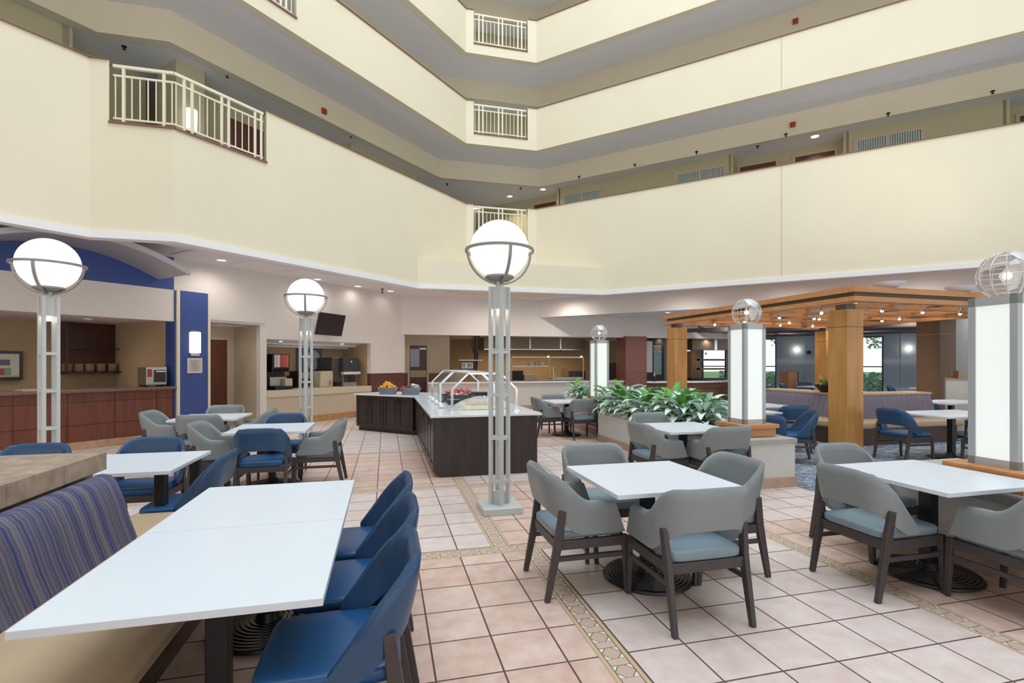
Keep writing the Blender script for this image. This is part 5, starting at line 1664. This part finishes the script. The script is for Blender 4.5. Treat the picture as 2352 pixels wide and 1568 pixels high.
# lounge
GT = 'white tables in the lounge'
table(9.15, 6.35, 'long white table in the lounge right of the near maple post', GT, 1.45, 0.95)
chair('B', 'blue', 8.27, 6.45, 0, 'blue chair left of the long lounge table, right of the near maple post', RC)
chair('B', 'blue', 8.95, 5.62, 90, 'blue chair on the near side of the long lounge table', RC)
chair('B', 'blue', 9.15, 4.95, 150, 'blue armchair turned towards the long lounge table beside the near lantern pillar', RC)
table(11.95, 8.30, 'white table right of the purple lounge booth', GT, 1.45, 0.95)
chair('B', 'blue', 11.75, 9.02, -90, 'blue chair behind the table right of the booth, left one of two', RC)
chair('B', 'blue', 12.45, 9.02, -90, 'blue chair behind the table right of the booth, right one of two', RC)
chair('B', 'blue', 11.9, 7.55, 90, 'blue chair on the near side of the table right of the booth', RC)
table(7.25, 8.75, 'white table in front of the left arm of the purple booth', GT, 0.93, 1.3)
table(6.05, 7.60, 'white table partly hidden by the middle lantern pillar', GT)
table(10.1, 11.9, 'white table far behind the middle lantern pillar', GT)
chair('B', 'blue', 5.42, 6.35, 60, 'dark blue chair seen from behind just over the end of the leafy planter', RC)
chair('B', 'blue', 6.35, 6.75, 150, 'bright blue chair with its inside showing behind the leafy planter end', RC)
chair('B', 'blue', 7.05, 7.62, 75, 'dark blue chair seen from behind left of the near maple post', RC)
for k, (x, y, f) in enumerate(((14.5, 15.5, -60), (15.6, 15.9, -120), (16.3, 14.3, -100), (17.2, 13.6, -60), (18.4, 12.2, -120), (13.9, 16.6, -90))):
    chair('B', 'blue', x, y, f, ['dark chair by the far slate wall under the round sconce', 'dark chair by the far slate wall under the black disc', 'dark chair by the window right of the near maple post', 'dark chair beside the far window group', 'dark chair beside the brown lounge column', 'dark chair by the leftmost tall window'][k], 'far lounge chairs')
for k, (x, y) in enumerate(((15.0, 14.8), (17.8, 12.9), (13.2, 12.2))):
    table(x, y, ['far lounge table under the round sconce', 'far lounge table beside the brown column', 'lounge table behind the purple booth'][k], GT)
t = thing('wooden_lectern', 'small wooden stand with a dark top before the slate wall', 'stand', (*at_z(1812, 925, 0), 0))
MB().cbox(0, 0, 0.62, 0.42, 0.42, 1.24).build('body', M_maplex, t)
MB().cbox(0.24, 0, 0.62, 0.06, 0.4, 1.26).build('side_panel', M_darkmetal, t)

# ---------------------------------------------------------------- left foreground booth
t = thing('low_wall', 'low wall topped with tan travertine behind the striped booth bench', 'wall', (-2.1, 1.2, 0))
b = MB(); b.box(-2.36 + 2.1, -1.84 + 2.1, -3.2, 2.62, 0, 0.90); b.build('body', M_ledge, t)
b = MB()
for k in range(13):
    y0_ = -3.2 + k * 0.45
    b.box(-2.42 + 2.1, -1.775 + 2.1, y0_ + 0.0015, min(2.66, y0_ + 0.4485), 0.885, 1.0)
b.build('ledge_tiles', M_ledge, t, bevel=0.004)
t = thing('booth_bench', 'booth bench with a blue striped back and tan vinyl seat in the left foreground', 'bench', (-1.35, 1.2, 0))
# striped back
b = MB()
prof = [(-1.80, 0.46), (-1.80, 0.83), (-1.785, 0.865), (-1.75, 0.88), (-1.70, 0.87), (-1.665, 0.83), (-1.63, 0.72), (-1.60, 0.58), (-1.56, 0.44)]
ys_ = [-2.0 + k * 0.1 for k in range(58)] + [3.70, 3.74, 3.77]
ys_ = [y for y in ys_ if y <= 3.71] + [3.74, 3.765, 3.775]
def endround(y):
    return 0 if y < 3.72 else (y - 3.72) / 0.055
rows = []
for y in ys_:
    e = endround(y)
    k_ = math.sqrt(max(0, 1 - e * e)) if e < 1 else 0.0
    r_ = []
    for (px, pz) in prof:
        x_ = -1.80 + (px + 1.80) * (0.25 + 0.75 * k_)
        z_ = 0.44 + (pz - 0.44) * (0.93 + 0.07 * k_)
        r_.append((x_ + 1.35, y - 1.2 + (0.87 - pz) * 0.10, z_))
    rows.append(r_)
acc = [0]
for (a, c), (d_, e) in zip(prof, prof[1:]): acc.append(acc[-1] + math.hypot(d_ - a, e - c))
idx = [[b.av(p) for p in r_] for r_ in rows]
for i in range(len(rows) - 1):
    for j in range(len(prof) - 1):
        b.face((idx[i][j], idx[i][j + 1], idx[i + 1][j + 1], idx[i + 1][j]), uv=[(ys_[i], acc[j]), (ys_[i], acc[j + 1]), (ys_[i + 1], acc[j + 1]), (ys_[i + 1], acc[j])])
b.face(idx[-1][::-1], uv=[(ys_[-1], a) for a in acc][::-1])
b.build('backrest', M_stripe, t, smooth=60)
b = MB()
def rounded_slab(mb, x0, x1, y0, y1, z0, z1, r=0.05, steps=5):
    """slab along y with a rounded front (x1) edge"""
    pr = [(x0, z0), (x1 - r * 0.4, z0)]
    for k in range(steps + 1):
        a = -pi / 2 * 0.6 + (pi / 2 * 1.6) * k / steps
        pr.append((x1 - r + r * math.cos(a), z1 - r + r * math.sin(a)))
    pr += [(x0, z1)]
    A = [mb.av((px, y0, pz)) for px, pz in pr]; B = [mb.av((px, y1, pz)) for px, pz in pr]
    n_ = len(pr)
    for k in range(n_): mb.face((A[k], B[k], B[(k + 1) % n_], A[(k + 1) % n_]))
    mb.face(A); mb.face(B[::-1])
rounded_slab(b, -1.80 + 1.35, -0.93 + 1.35, -3.2, 3.14, 0.31, 0.45, 0.06)
b.build('seat', M_tanvinyl, t, smooth=50)
b = MB(); b.box(-1.82 + 1.35, -1.02 + 1.35, -3.2, 3.05, 0.27, 0.315); b.build('seat_board', M_plinth, t)
b = MB(); b.box(-1.82 + 1.35, -1.10 + 1.35, -3.2, 2.98, 0.0, 0.27); b.build('plinth', M_plinth, t)

# ---------------------------------------------------------------- lounge booth (purple channels)
t = thing('booth_bench', 'L shaped booth with purple channel tufted back, tan seat and wooden ledge in the lounge', 'bench', (9.1, 8.3, 0))
def channel_back(mb, x0, y0, dx, dy, L, nx, ny, z0=0.44, z1=0.93):
    n_ = int(L / 0.13)
    pts = []
    for k in range(n_ * 6 + 1):
        s = L * k / (n_ * 6)
        bulge = 0.028 * abs(math.sin(pi * s / (L / n_)))
        pts.append((s, bulge))
    P_ = []
    for s, bl in pts:
        row = []
        for (o, z, kk) in ((0.02, z1, 0.2), (0.07, z1 - 0.02, 0.7), (0.10, z1 - 0.10, 1), (0.15, (z0 + z1) / 2, 1), (0.20, z0, 1)):
            of = o + bl * kk
            row.append(mb.av((x0 + dx * s + nx * of, y0 + dy * s + ny * of, z)))
        P_.append(row)
    for A, B in zip(P_, P_[1:]):
        for j in range(4): mb.face((A[j], A[j + 1], B[j + 1], B[j]))
    for row in (P_[0], P_[-1]):
        a = mb.av(tuple(mb.v[row[-1]][:2]) + (z0,))
b = MB(); channel_back(b, -0.02, -0.02, 0, 1, 2.1, -1, 0); channel_back(b, -0.02, -0.02, 1, 0, 2.15, 0, -1)
b.build('backrest', M_greypurple, t, smooth=70)
b = MB(); b.box(-0.03, 0.30, -0.03, 2.1, 0.0, 0.92); b.box(0.30, 2.1, -0.03, 0.30, 0, 0.92); b.box(-0.10, 2.1, -0.17, -0.03, 0.44, 0.9) if False else None
b.build('back_wall', M_plinth, t)
b = MB(); b.box(-0.10, 0.38, -0.10, 2.15, 0.92, 0.965); b.box(0.38, 2.17, -0.10, 0.38, 0.92, 0.965); b.build('ledge', mat('pale_maple_ledge', (0.55, 0.40, 0.26), 0.4), t, bevel=0.005)
b = MB(); b.box(-0.68, -0.03, -0.68, 2.1, 0.32, 0.46); b.box(-0.03, 2.25, -0.68, -0.03, 0.32, 0.46); b.build('seat', M_tanvinyl, t, bevel=0.05, seg=4)
b = MB(); b.box(-0.60, -0.03, -0.60, 2.05, 0, 0.32); b.box(-0.03, 2.15, -0.60, -0.03, 0, 0.32); b.build('plinth', M_plinth, t)

# ---------------------------------------------------------------- buffet island
def cabinet(m, W_, D_, nd, label, cat='cabinet', drawers=False, both=False):
    """local: front face on y=0 (faces -y), width along +x"""
    t = thing('buffet_cabinet', label, cat, (0, 0, 0), 0, 'espresso buffet cabinets')
    b = MB(m); b.box(0.002, W_ - 0.002, 0.02, D_, 0.10, 0.83); b.build('body', M_espresso, t)
    b = MB(m); b.box(0.0, W_, 0.08, D_ - 0.06, 0.0, 0.10); b.build('toe_kick', M_espresso, t)
    w_ = W_ / nd
    for k in range(nd):
        x0 = k * w_ + 0.004; x1 = (k + 1) * w_ - 0.004
        b = MB(m)
        b.box(x0, x1, 0.006, 0.02, 0.105, 0.825)
        fw = 0.06
        b.box(x0, x0 + fw, -0.008, 0.006, 0.105, 0.825); b.box(x1 - fw, x1, -0.008, 0.006, 0.105, 0.825)
        b.box(x0 + fw, x1 - fw, -0.008, 0.006, 0.105, 0.105 + fw); b.box(x0 + fw, x1 - fw, -0.008, 0.006, 0.825 - fw, 0.825)
        b.box(x0 + fw + 0.03, x1 - fw - 0.03, -0.003, 0.006, 0.105 + fw + 0.03, 0.825 - fw - 0.03)
        d = b.build('door', M_espresso, t)
        hx = x1 - 0.035 if k % 2 == 0 else x0 + 0.035
        h = MB(m); h.bar((hx, -0.03, 0.68), (hx, -0.03, 0.78), 0.01); h.build('handle', M_darkmetal, d)
    return t
# long run, doors face -X
for k in range(4):
    y1 = 8.02 + k * 1.05
    m = Matrix.Translation((0.64, y1, 0)) @ Matrix.Rotation(-pi / 2, 4, 'Z')
    cabinet(m, 1.05 if k else 1.04, 1.49, 2, ['espresso buffet cabinet nearest the camera, with the wide end panel', 'second espresso cabinet of the long buffet run from the camera', 'third espresso cabinet of the long buffet run from the camera', 'farthest espresso cabinet of the long buffet run, by the inner corner'][k])
def wingf(s): return (0.60 - s / R2, 11.18 + s / R2)
WM = Matrix(((1 / R2, 1 / R2, 0, 0), (-1 / R2, 1 / R2, 0, 0), (0, 0, 1, 0), (0, 0, 0, 1)))
for k in range(2):
    x, y = wingf(1.80 - k * 0.89)
    m = Matrix.Translation((x, y, 0)) @ WM
    cabinet(m, 0.88, 1.05, 2, ['espresso buffet cabinet at the left end of the angled wing', 'espresso cabinet of the angled wing next to the inner corner'][k])
b = MB(); b.prism([(0.66, 11.18), (2.10, 11.18), (2.10, 12.0), (1.45, 12.0)], 0, 0.83)
tag(b.build('buffet_cabinet', M_espresso), 'plain espresso corner unit joining the buffet run and its angled wing', 'cabinet', 'espresso buffet cabinets')
b = MB(); e0 = wingf(1.85)
b.prism([(0.59, 6.93), (2.19, 6.93), (2.19, 12.05), (1.44, 12.05), (e0[0] + 1.12 / R2 + 0.0, e0[1] + 1.12 / R2), (e0[0] - 0.03, e0[1] - 0.02), (0.59, 11.15)], 0.83, 0.865)
tag(b.build('buffet_worktop', M_quartz, bevel=0.006), 'white quartz worktop bent along the whole espresso buffet', 'worktop')

# sneeze guards
def guard(y0, y1, label):
    t = thing('sneeze_guard', label, 'sneeze guard', (1.44, (y0 + y1) / 2, 0.865), 0, 'sneeze guards on the buffet')
    h = (y1 - y0) / 2
    for y in (-h, h):
        for s in (-1, 1):
            b = MB(); b.bar((s * 0.49, y, 0.0), (s * 0.49, y, 0.33), 0.035, 0.035); b.cbox(s * 0.49, y, 0.008, 0.09, 0.09, 0.016); b.build('post', M_chrome, t)
            b = MB(); b.bar((s * 0.49, y, 0.33), (s * 0.25, y, 0.56), 0.024, 0.024); b.build('slope_bar', M_chrome, t)
        b = MB(); b.bar((-0.26, y, 0.56), (0.26, y, 0.56), 0.024, 0.024); b.build('top_bar', M_chrome, t)
    for s in (-1, 1):
        b = MB(); b.bar((s * 0.25, -h, 0.56), (s * 0.25, h, 0.56), 0.02, 0.02); b.build('long_bar', M_chrome, t)
        b = MB()
        P = [(s * 0.485, -h, 0.34), (s * 0.485, h, 0.34), (s * 0.255, h, 0.565), (s * 0.255, -h, 0.565)]
        b.quad(*P); b.build('glass_pane', M_glass, t)
    b = MB(); b.box(-0.25, 0.25, -h, h, 0.572, 0.58); b.build('glass_shelf', M_glass, t)
guard(7.42, 9.05, 'nearer angled glass sneeze guard with steel posts on the buffet')
guard(9.25, 10.70, 'farther angled glass sneeze guard with steel posts on the buffet')
# wrapped tray
random.seed(3)
t = thing('wrapped_tray', 'pale yellow tray heaped with clear plastic wrap under the near sneeze guard', 'tray', (1.44, 8.0, 0.865))
b = MB(); b.cbox(0.06, 0, 0.03, 0.66, 0.72, 0.06); b.build('board', M_yellow, t, bevel=0.01)
b = MB()
n1, n2 = 26, 26
G = [[None] * (n2 + 1) for _ in range(n1 + 1)]
for i in range(n1 + 1):
    for j in range(n2 + 1):
        x_, y_ = -0.36 + 0.78 * i / n1, -0.40 + 0.8 * j / n2
        e_ = (1 - abs(2 * i / n1 - 1) ** 4) * (1 - abs(2 * j / n2 - 1) ** 4)
        G[i][j] = b.av((x_, y_, 0.01 + e_ * (0.13 + 0.03 * math.sin(9 * x_ + 4 * y_)) + random.uniform(-0.012, 0.02) * (0.3 + e_)))
for i in range(n1):
    for j in range(n2): b.face((G[i][j], G[i + 1][j], G[i + 1][j + 1], G[i][j + 1]))
b.build('plastic_wrap', M_plastic, t)
b = MB(); b.cbox(0.05, -0.05, 0.10, 0.5, 0.4, 0.06); b.build('pink_board', mat('peach_board', (0.78, 0.6, 0.5), 0.5), t, bevel=0.02)
# dark tub with pink items
t = thing('food_tub', 'dark tub filled with pink and white wrapped pieces under the sneeze guard', 'tub', (1.30, 9.35, 0.865))
b = MB(); b.box(-0.28, 0.28, -0.22, 0.22, 0, 0.02); b.box(-0.28, 0.28, -0.22, -0.20, 0, 0.14); b.box(-0.28, 0.28, 0.20, 0.22, 0, 0.14); b.box(-0.28, -0.26, -0.2, 0.2, 0, 0.14); b.box(0.26, 0.28, -0.2, 0.2, 0, 0.14)
b.build('tub', mat('dark_grey_plastic', (0.06, 0.065, 0.08), 0.4), t)
for k in range(22):
    x_, y_, z_ = random.uniform(-0.21, 0.21), random.uniform(-0.15, 0.15), random.uniform(0.10, 0.22)
    b = MB(Matrix.Translation((1.30 + x_, 9.35 + y_, 0.865 + z_)) @ Matrix.Rotation(random.random() * 3, 4, 'Z') @ Matrix.Rotation(random.uniform(-0.6, 0.6), 4, 'X'))
    b.sphere((0, 0, 0), 0.055, 10, 6, sz=0.6)
    tag(b.build('wrapped_snack', (M_pink, M_whitepl, M_pink)[k % 3], smooth=60), ('pink' if k % 3 != 1 else 'white') + ' wrapped snack in the dark tub under the sneeze guard', 'snack', 'wrapped snacks in the dark tub')
t = thing('cutlery_bin', 'black cutlery bin behind the dark tub on the buffet', 'bin', (1.75, 9.6, 0.865))
MB().cbox(0, 0, 0.08, 0.3, 0.2, 0.16).build('bin', M_black, t, bevel=0.01)
b = MB(); b.cbox(0.0, 0, 0.17, 0.24, 0.14, 0.02); b.build('papers', M_paper, t)
for k in range(7):
    x_, y_ = 0.86 + 0.02 * (k % 2), 8.0 + k * 0.36
    t = thing('steel_bowl', 'small steel bowl along the left rim of the buffet, ' + ['first','second','third','fourth','fifth','sixth','seventh'][k] + ' from the camera', 'bowl', (x_, y_, 0.865), 0, 'steel bowls along the buffet rim')
    MB().lathe([(0, 0), (0.04, 0), (0.07, 0.05), (0.062, 0.05), (0.035, 0.008), (0, 0.008)], 16).build('bowl', M_chrome, t, smooth=50)
    b = MB(); b.tube([(0.03, 0, 0.03), (0.09, 0.05, 0.08)], 0.006, 6); b.build('spoon', M_chrome, t)
t = thing('plate_stack', 'stack of grey plates beside the steel bowls on the buffet', 'plates', (1.14, 8.72, 0.865))
b = MB()
for k in range(6): b.lathe([(0, k * 0.015), (0.08, k * 0.015), (0.115, k * 0.015 + 0.012), (0, k * 0.015 + 0.012)], 20)
b.build('plates', mat('grey_stoneware', (0.35, 0.36, 0.40), 0.35), t, smooth=40)
# fruit baskets
def basket(u, v, label):
    x, y = at_z(u, v, 0.865)
    t = thing('wicker_basket', label, 'basket', (x, y, 0.865), -0.5)
    b = MB()
    n_ = 32
    for k in range(9):
        z = 0.01 + k * 0.018; r_ = 0.19 + 0.055 * k / 8
        pts = [(r_ * math.cos(2 * pi * j / n_) * 1.0, r_ * 0.66 * math.sin(2 * pi * j / n_), z + 0.004 * math.sin(j * pi + k * pi)) for j in range(n_)]
        b.tube(pts, 0.010, 5, closed=True)
    for j in range(n_):
        a = 2 * pi * j / n_
        b.tube([(0.185 * math.cos(a), 0.185 * 0.66 * math.sin(a), 0.0), (0.245 * math.cos(a), 0.245 * 0.66 * math.sin(a), 0.165)], 0.008, 5)
    b.build('weave', M_basket, t, smooth=60)
    MB().lathe([(0, 0), (0.19, 0), (0.19, 0.01), (0, 0.01)], 24, sxy=(1, 0.66)).build('bottom', M_basket, t)
    return x, y
bx, by = basket(891, 905, 'grey wicker basket heaped with oranges on the buffet wing')
random.seed(11)
def heap(bx, by, n_layers, r_, name, m_, lab, grp, cat, squash=1):
    k = 0
    first = None
    for L_, cnt in enumerate(n_layers):
        R_ = 0.225 - 0.045 * L_
        for j in range(cnt):
            a = j * 2.4 + L_
            rr = R_ * math.sqrt((j + 0.5) / cnt)
            lx, ly = rr * math.cos(a), rr * 0.66 * math.sin(a)
            ca, sa = math.cos(-0.5), math.sin(-0.5)
            X_, Y_ = bx + lx * ca - ly * sa, by + lx * sa + ly * ca
            z = 0.865 + 0.125 + L_ * 0.045 + random.uniform(-0.008, 0.008)
            if first is None:
                b = MB(); b.sphere((0, 0, 0), r_, 16, 10, sz=squash)
                o = b.build(name, m_, smooth=60); tag(o, lab, cat, grp); first = o
                MB().cyl((0, 0, r_ * squash * 0.96), 0.006, 0.008, 6).build('stem', M_stem, o)
                o.location = (X_, Y_, z)
            else:
                o = dup(first, (X_, Y_, z), random.random() * 6)
heap(bx, by, (15, 11, 6, 2), 0.037, 'orange', M_orange, 'orange heaped in the left wicker basket', 'oranges in the wicker basket', 'orange')
bx, by = basket(943, 906, 'grey wicker basket of dark red apples and wrapped cups right of the oranges')
heap(bx - 0.06, by + 0.02, (10, 5), 0.038, 'apple', M_apple, 'dark red apple in the right wicker basket', 'apples in the wicker basket', 'apple', 0.9)
for k in range(7):
    a = k * 0.9
    b = MB(Matrix.Translation((bx + 0.10 + 0.06 * math.cos(a * 2), by - 0.03 + 0.05 * math.sin(a * 3), 0.865 + 0.15 + 0.015 * (k % 3))) @ Matrix.Rotation(0.4 * math.sin(k), 4, 'X'))
    b.lathe([(0, 0), (0.03, 0), (0.042, 0.06), (0.045, 0.062), (0, 0.062)], 14)
    tag(b.build('plastic_cup', M_plastic, smooth=40), 'clear lidded cup heaped in the right wicker basket', 'cup', 'cups in the wicker basket')

# ---------------------------------------------------------------- plants
def leaf(mb, base, az, el, L, W_, droop, curl=0.25):
    """broad pointed leaf as a bent strip with a raised V section"""
    n_ = 7
    rows = []
    d = Vector((math.cos(az), math.sin(az), 0)); side = Vector((-math.sin(az), math.cos(az), 0))
    p = Vector(base); e = el
    for k in range(n_ + 1):
        t_ = k / n_
        w_ = W_ * (math.sin(pi * min(1, t_ ** 0.75)) ** 0.9) if 0 < t_ < 1 else 0.0
        tn = d * math.cos(e) + Vector((0, 0, 1)) * math.sin(e)
        nn = Vector((0, 0, 1)) * math.cos(e) - d * math.sin(e)
        rows.append((p.copy(), side * w_ / 2 + nn * w_ * curl, -side * w_ / 2 + nn * w_ * curl, t_))
        p = p + tn * L / n_
        e -= droop / n_
    idx = []
    for p, a, c, t_ in rows:
        if a.length < 1e-6: q = mb.av(p); idx.append((q, q, q, t_))
        else: idx.append((mb.av(p + a), mb.av(p), mb.av(p + c), t_))
    for A, B in zip(idx, idx[1:]):
        tA, tB = A[3], B[3]
        for j in (0, 1):
            q = [A[j], A[j + 1], B[j + 1], B[j]]
            us = [(0.0 if j == 0 else 0.5), (0.5 if j == 0 else 1.0)]
            uv = [(us[0], tA), (us[1], tA), (us[1], tB), (us[0], tB)]
            qq, uu = [], []
            for a, c in zip(q, uv):
                if a not in qq: qq.append(a); uu.append(c)
            if len(qq) >= 3: mb.face(qq, uu)
m = M_leaf
nt = m.node_tree; bs = nt.nodes['Principled BSDF']
tcn = nt.nodes.new('ShaderNodeTexCoord'); sp_ = nt.nodes.new('ShaderNodeSeparateXYZ'); nt.links.new(tcn.outputs['UV'], sp_.inputs[0])
dist = math_node(nt, 'MULTIPLY', math_node(nt, 'ABSOLUTE', math_node(nt, 'SUBTRACT', sp_.outputs[0], 0.5)), 2.0)
nz_ = nt.nodes.new('ShaderNodeTexNoise'); nz_.inputs['Scale'].default_value = 9; nt.links.new(tcn.outputs['UV'], nz_.inputs['Vector'])
ff = math_node(nt, 'ADD', dist, math_node(nt, 'MULTIPLY', math_node(nt, 'SUBTRACT', nz_.outputs[0], 0.5), 0.9))
rr_ = nt.nodes.new('ShaderNodeValToRGB'); nt.links.new(ff, rr_.inputs[0])
rr_.color_ramp.elements[0].position = 0.66; rr_.color_ramp.elements[0].color = (0.82, 0.94, 0.87, 1)
rr_.color_ramp.elements[1].position = 0.95; rr_.color_ramp.elements[1].color = (0.17, 0.46, 0.20, 1)
nt.links.new(rr_.outputs[0], bs.inputs['Base Color'])
def plant(seed, n_, green=0):
    random.seed(seed)
    t = thing('leafy_plant', 'variegated pale green leafy plant crowded in the long planter', 'plant', (0, 0, 0), 0, 'leafy plants in the long planter')
    st = MB(); lf = MB(); gf = MB()
    for k in range(n_):
        az = k * 2.4 + random.uniform(-0.3, 0.3)
        hgt = 0.10 + 0.20 * (k / n_)
        el = 0.35 + 0.8 * (k / n_) + random.uniform(-0.15, 0.15)
        base = (0.03 * math.cos(az), 0.03 * math.sin(az), hgt)
        st.tube([(0, 0, 0), base, (base[0] + 0.05 * math.cos(az), base[1] + 0.05 * math.sin(az), hgt + 0.03)], 0.006, 5)
        tgt = gf if (k >= n_ - green) else lf
        leaf(tgt, (base[0] + 0.05 * math.cos(az), base[1] + 0.05 * math.sin(az), hgt + 0.03), az, el, random.uniform(0.25, 0.36), random.uniform(0.095, 0.14), random.uniform(0.9, 1.8))
    st.build('stem', M_stem, t, smooth=60); lf.build('leaves', M_leaf, t, smooth=70)
    if green: gf.build('young_leaves', M_leafg, t, smooth=70)
    return t
pls = [plant(1, 26, 2), plant(2, 24, 0), plant(3, 28, 3)]
spots = []
random.seed(21)
for j in range(13):
    for i in range(3):
        yy = 6.65 + j * 0.225 + random.uniform(-0.06, 0.06)
        if yy < 6.62: continue
        spots.append((4.42 + i * 0.22 + random.uniform(-0.05, 0.05), yy))
spots += [(4.70, 11.5), (4.68, 11.8), (4.88, 11.5), (4.72, 9.95)]
for k, (x, y) in enumerate(spots):
    sc_ = random.uniform(1.0, 1.35)
    if k < 3:
        o = pls[k]; o.location = (x, y, 0.50); o.rotation_euler = (0, 0, random.random() * 6); o.scale = (sc_,) * 3
    else:
        dup(pls[k % 3], (x, y, 0.50), random.random() * 6.28, scale=(sc_, sc_, sc_ * random.uniform(0.9, 1.15)))
t = thing('potted_plant', 'grassy plant in a dark bowl on the ledge of the purple lounge booth', 'plant', (9.12, 8.75, 0.965))
MB().lathe([(0, 0), (0.12, 0), (0.26, 0.16), (0.24, 0.16), (0.1, 0.03), (0, 0.03)], 24).build('bowl', M_darkmetal, t, smooth=50)
random.seed(9); b = MB()
for k in range(46): leaf(b, (random.uniform(-0.1, 0.1), random.uniform(-0.1, 0.1), 0.12), k * 2.4, random.uniform(0.5, 1.4), random.uniform(0.2, 0.38), 0.035, random.uniform(0.8, 1.8))
b.build('leaves', mat('olive_leaf', (0.25, 0.38, 0.06), 0.45, var=0.3), t, smooth=70)

# ---------------------------------------------------------------- ground floor downlights, all but the bar ones added to brighten the rooms
NL = [0]
def dl(F, x, y, z, p, lab, col=NEUT, r=0.08, ang=2.7):
    q = F @ Vector((x, y, z))
    downlight(q.x, q.y, q.z, lab, r, 'ceiling downlights', p=p, col=col, ang=ang)
for s_, d_, p in ((-1.0, -1.2, 110), (1.5, -1.9, 110), (6.9, -2.35, 90), (10.6, -2.3, 90)):  # fill lights added out of view
    dl(FL, s_, d_, 3.80, p, 'round ceiling downlight of the left gallery hidden from view by the balcony edge')
for x, y, p in ((3.2, 15.45, 150), (5.6, 15.35, 150), (8.0, 12.55, 130), (9.9, 10.65, 130), (11.8, 8.75, 130)):  # added to lift the gallery and the fascia
    dl(ID, x, y, 3.80, p, 'round ceiling downlight of the gallery before the kitchen', ang=3.0)
for s_, p in ((-1, 40), (1.0, 40), (3.0, 40), (4.4, 30)):
    dl(FL, s_, 1.3, 2.50, p, 'round warm downlight in the bar ceiling', WARM, 0.06)
for s_ in (8.2, 10.2): dl(FL, s_, 0.45, 2.12, 9, 'small warm downlight in the nook soffit', WARM, 0.04)  # added fill for the nook
dl(FL, 6.7, 0.6, 2.49, 8, 'small downlight in the door recess', NEUT, 0.05)  # added fill for the recess
for x, y, p in ((0.6, 17.6, 30), (4.5, 18.6, 30), (7.2, 18.4, 30), (10.6, 17.9, 40), (13.0, 18.3, 40)):  # extra kitchen fixtures, added for fill
    dl(ID, x, y, 2.60, p, 'round warm downlight in the kitchen ceiling', WARM, 0.06)
d = bpy.data.lights.new('hood_lamp', 'AREA'); d.energy = 40; d.color = (1, 0.72, 0.42); d.shape = 'RECTANGLE'; d.size = 4; d.size_y = 0.3
lo = bpy.data.objects.new('hood_lamp', d); COL.objects.link(lo); lo.location = ((ku(1112, KY) + ku(1345, KY)) / 2, 20.2, zb_ - 0.01 if False else 2.05)
for x, y, p in ((9.0, 14.8, 150), (10.8, 13.0, 150), (12.6, 11.2, 150), (14.4, 9.4, 150), (12.0, 15.5, 150), (13.8, 13.7, 170), (15.6, 11.9, 170), (17.4, 10.1, 150), (15.0, 16.4, 200), (16.8, 14.6, 200), (18.6, 12.8, 200), (20.4, 11.0, 200)):  # grid of fill lights added to brighten the lounge
    dl(ID, x, y, 3.25, p, 'round downlight in the lounge ceiling', ang=3.0)
# ---------------------------------------------------------------- put every thing's origin at its own base
bpy.context.view_layer.update()
def bounds(o, acc):
    if o.type in ('MESH', 'FONT'):
        for c in o.bound_box: acc.append(o.matrix_world @ Vector(c))
    for ch in o.children: bounds(ch, acc)
    return acc
for o in list(sc.objects):
    if o.parent is None and o.get('label') and o.get('kind') != 'structure' and tuple(o.location) == (0, 0, 0) and o.type in ('EMPTY', 'MESH'):
        a = bounds(o, [])
        if not a: continue
        c = Vector(((min(p.x for p in a) + max(p.x for p in a)) / 2, (min(p.y for p in a) + max(p.y for p in a)) / 2, min(p.z for p in a)))
        o.location = c
        if o.type == 'MESH' and o.data.users == 1: o.data.transform(Matrix.Translation(-c))
        for ch in o.children: ch.location = ch.location - c
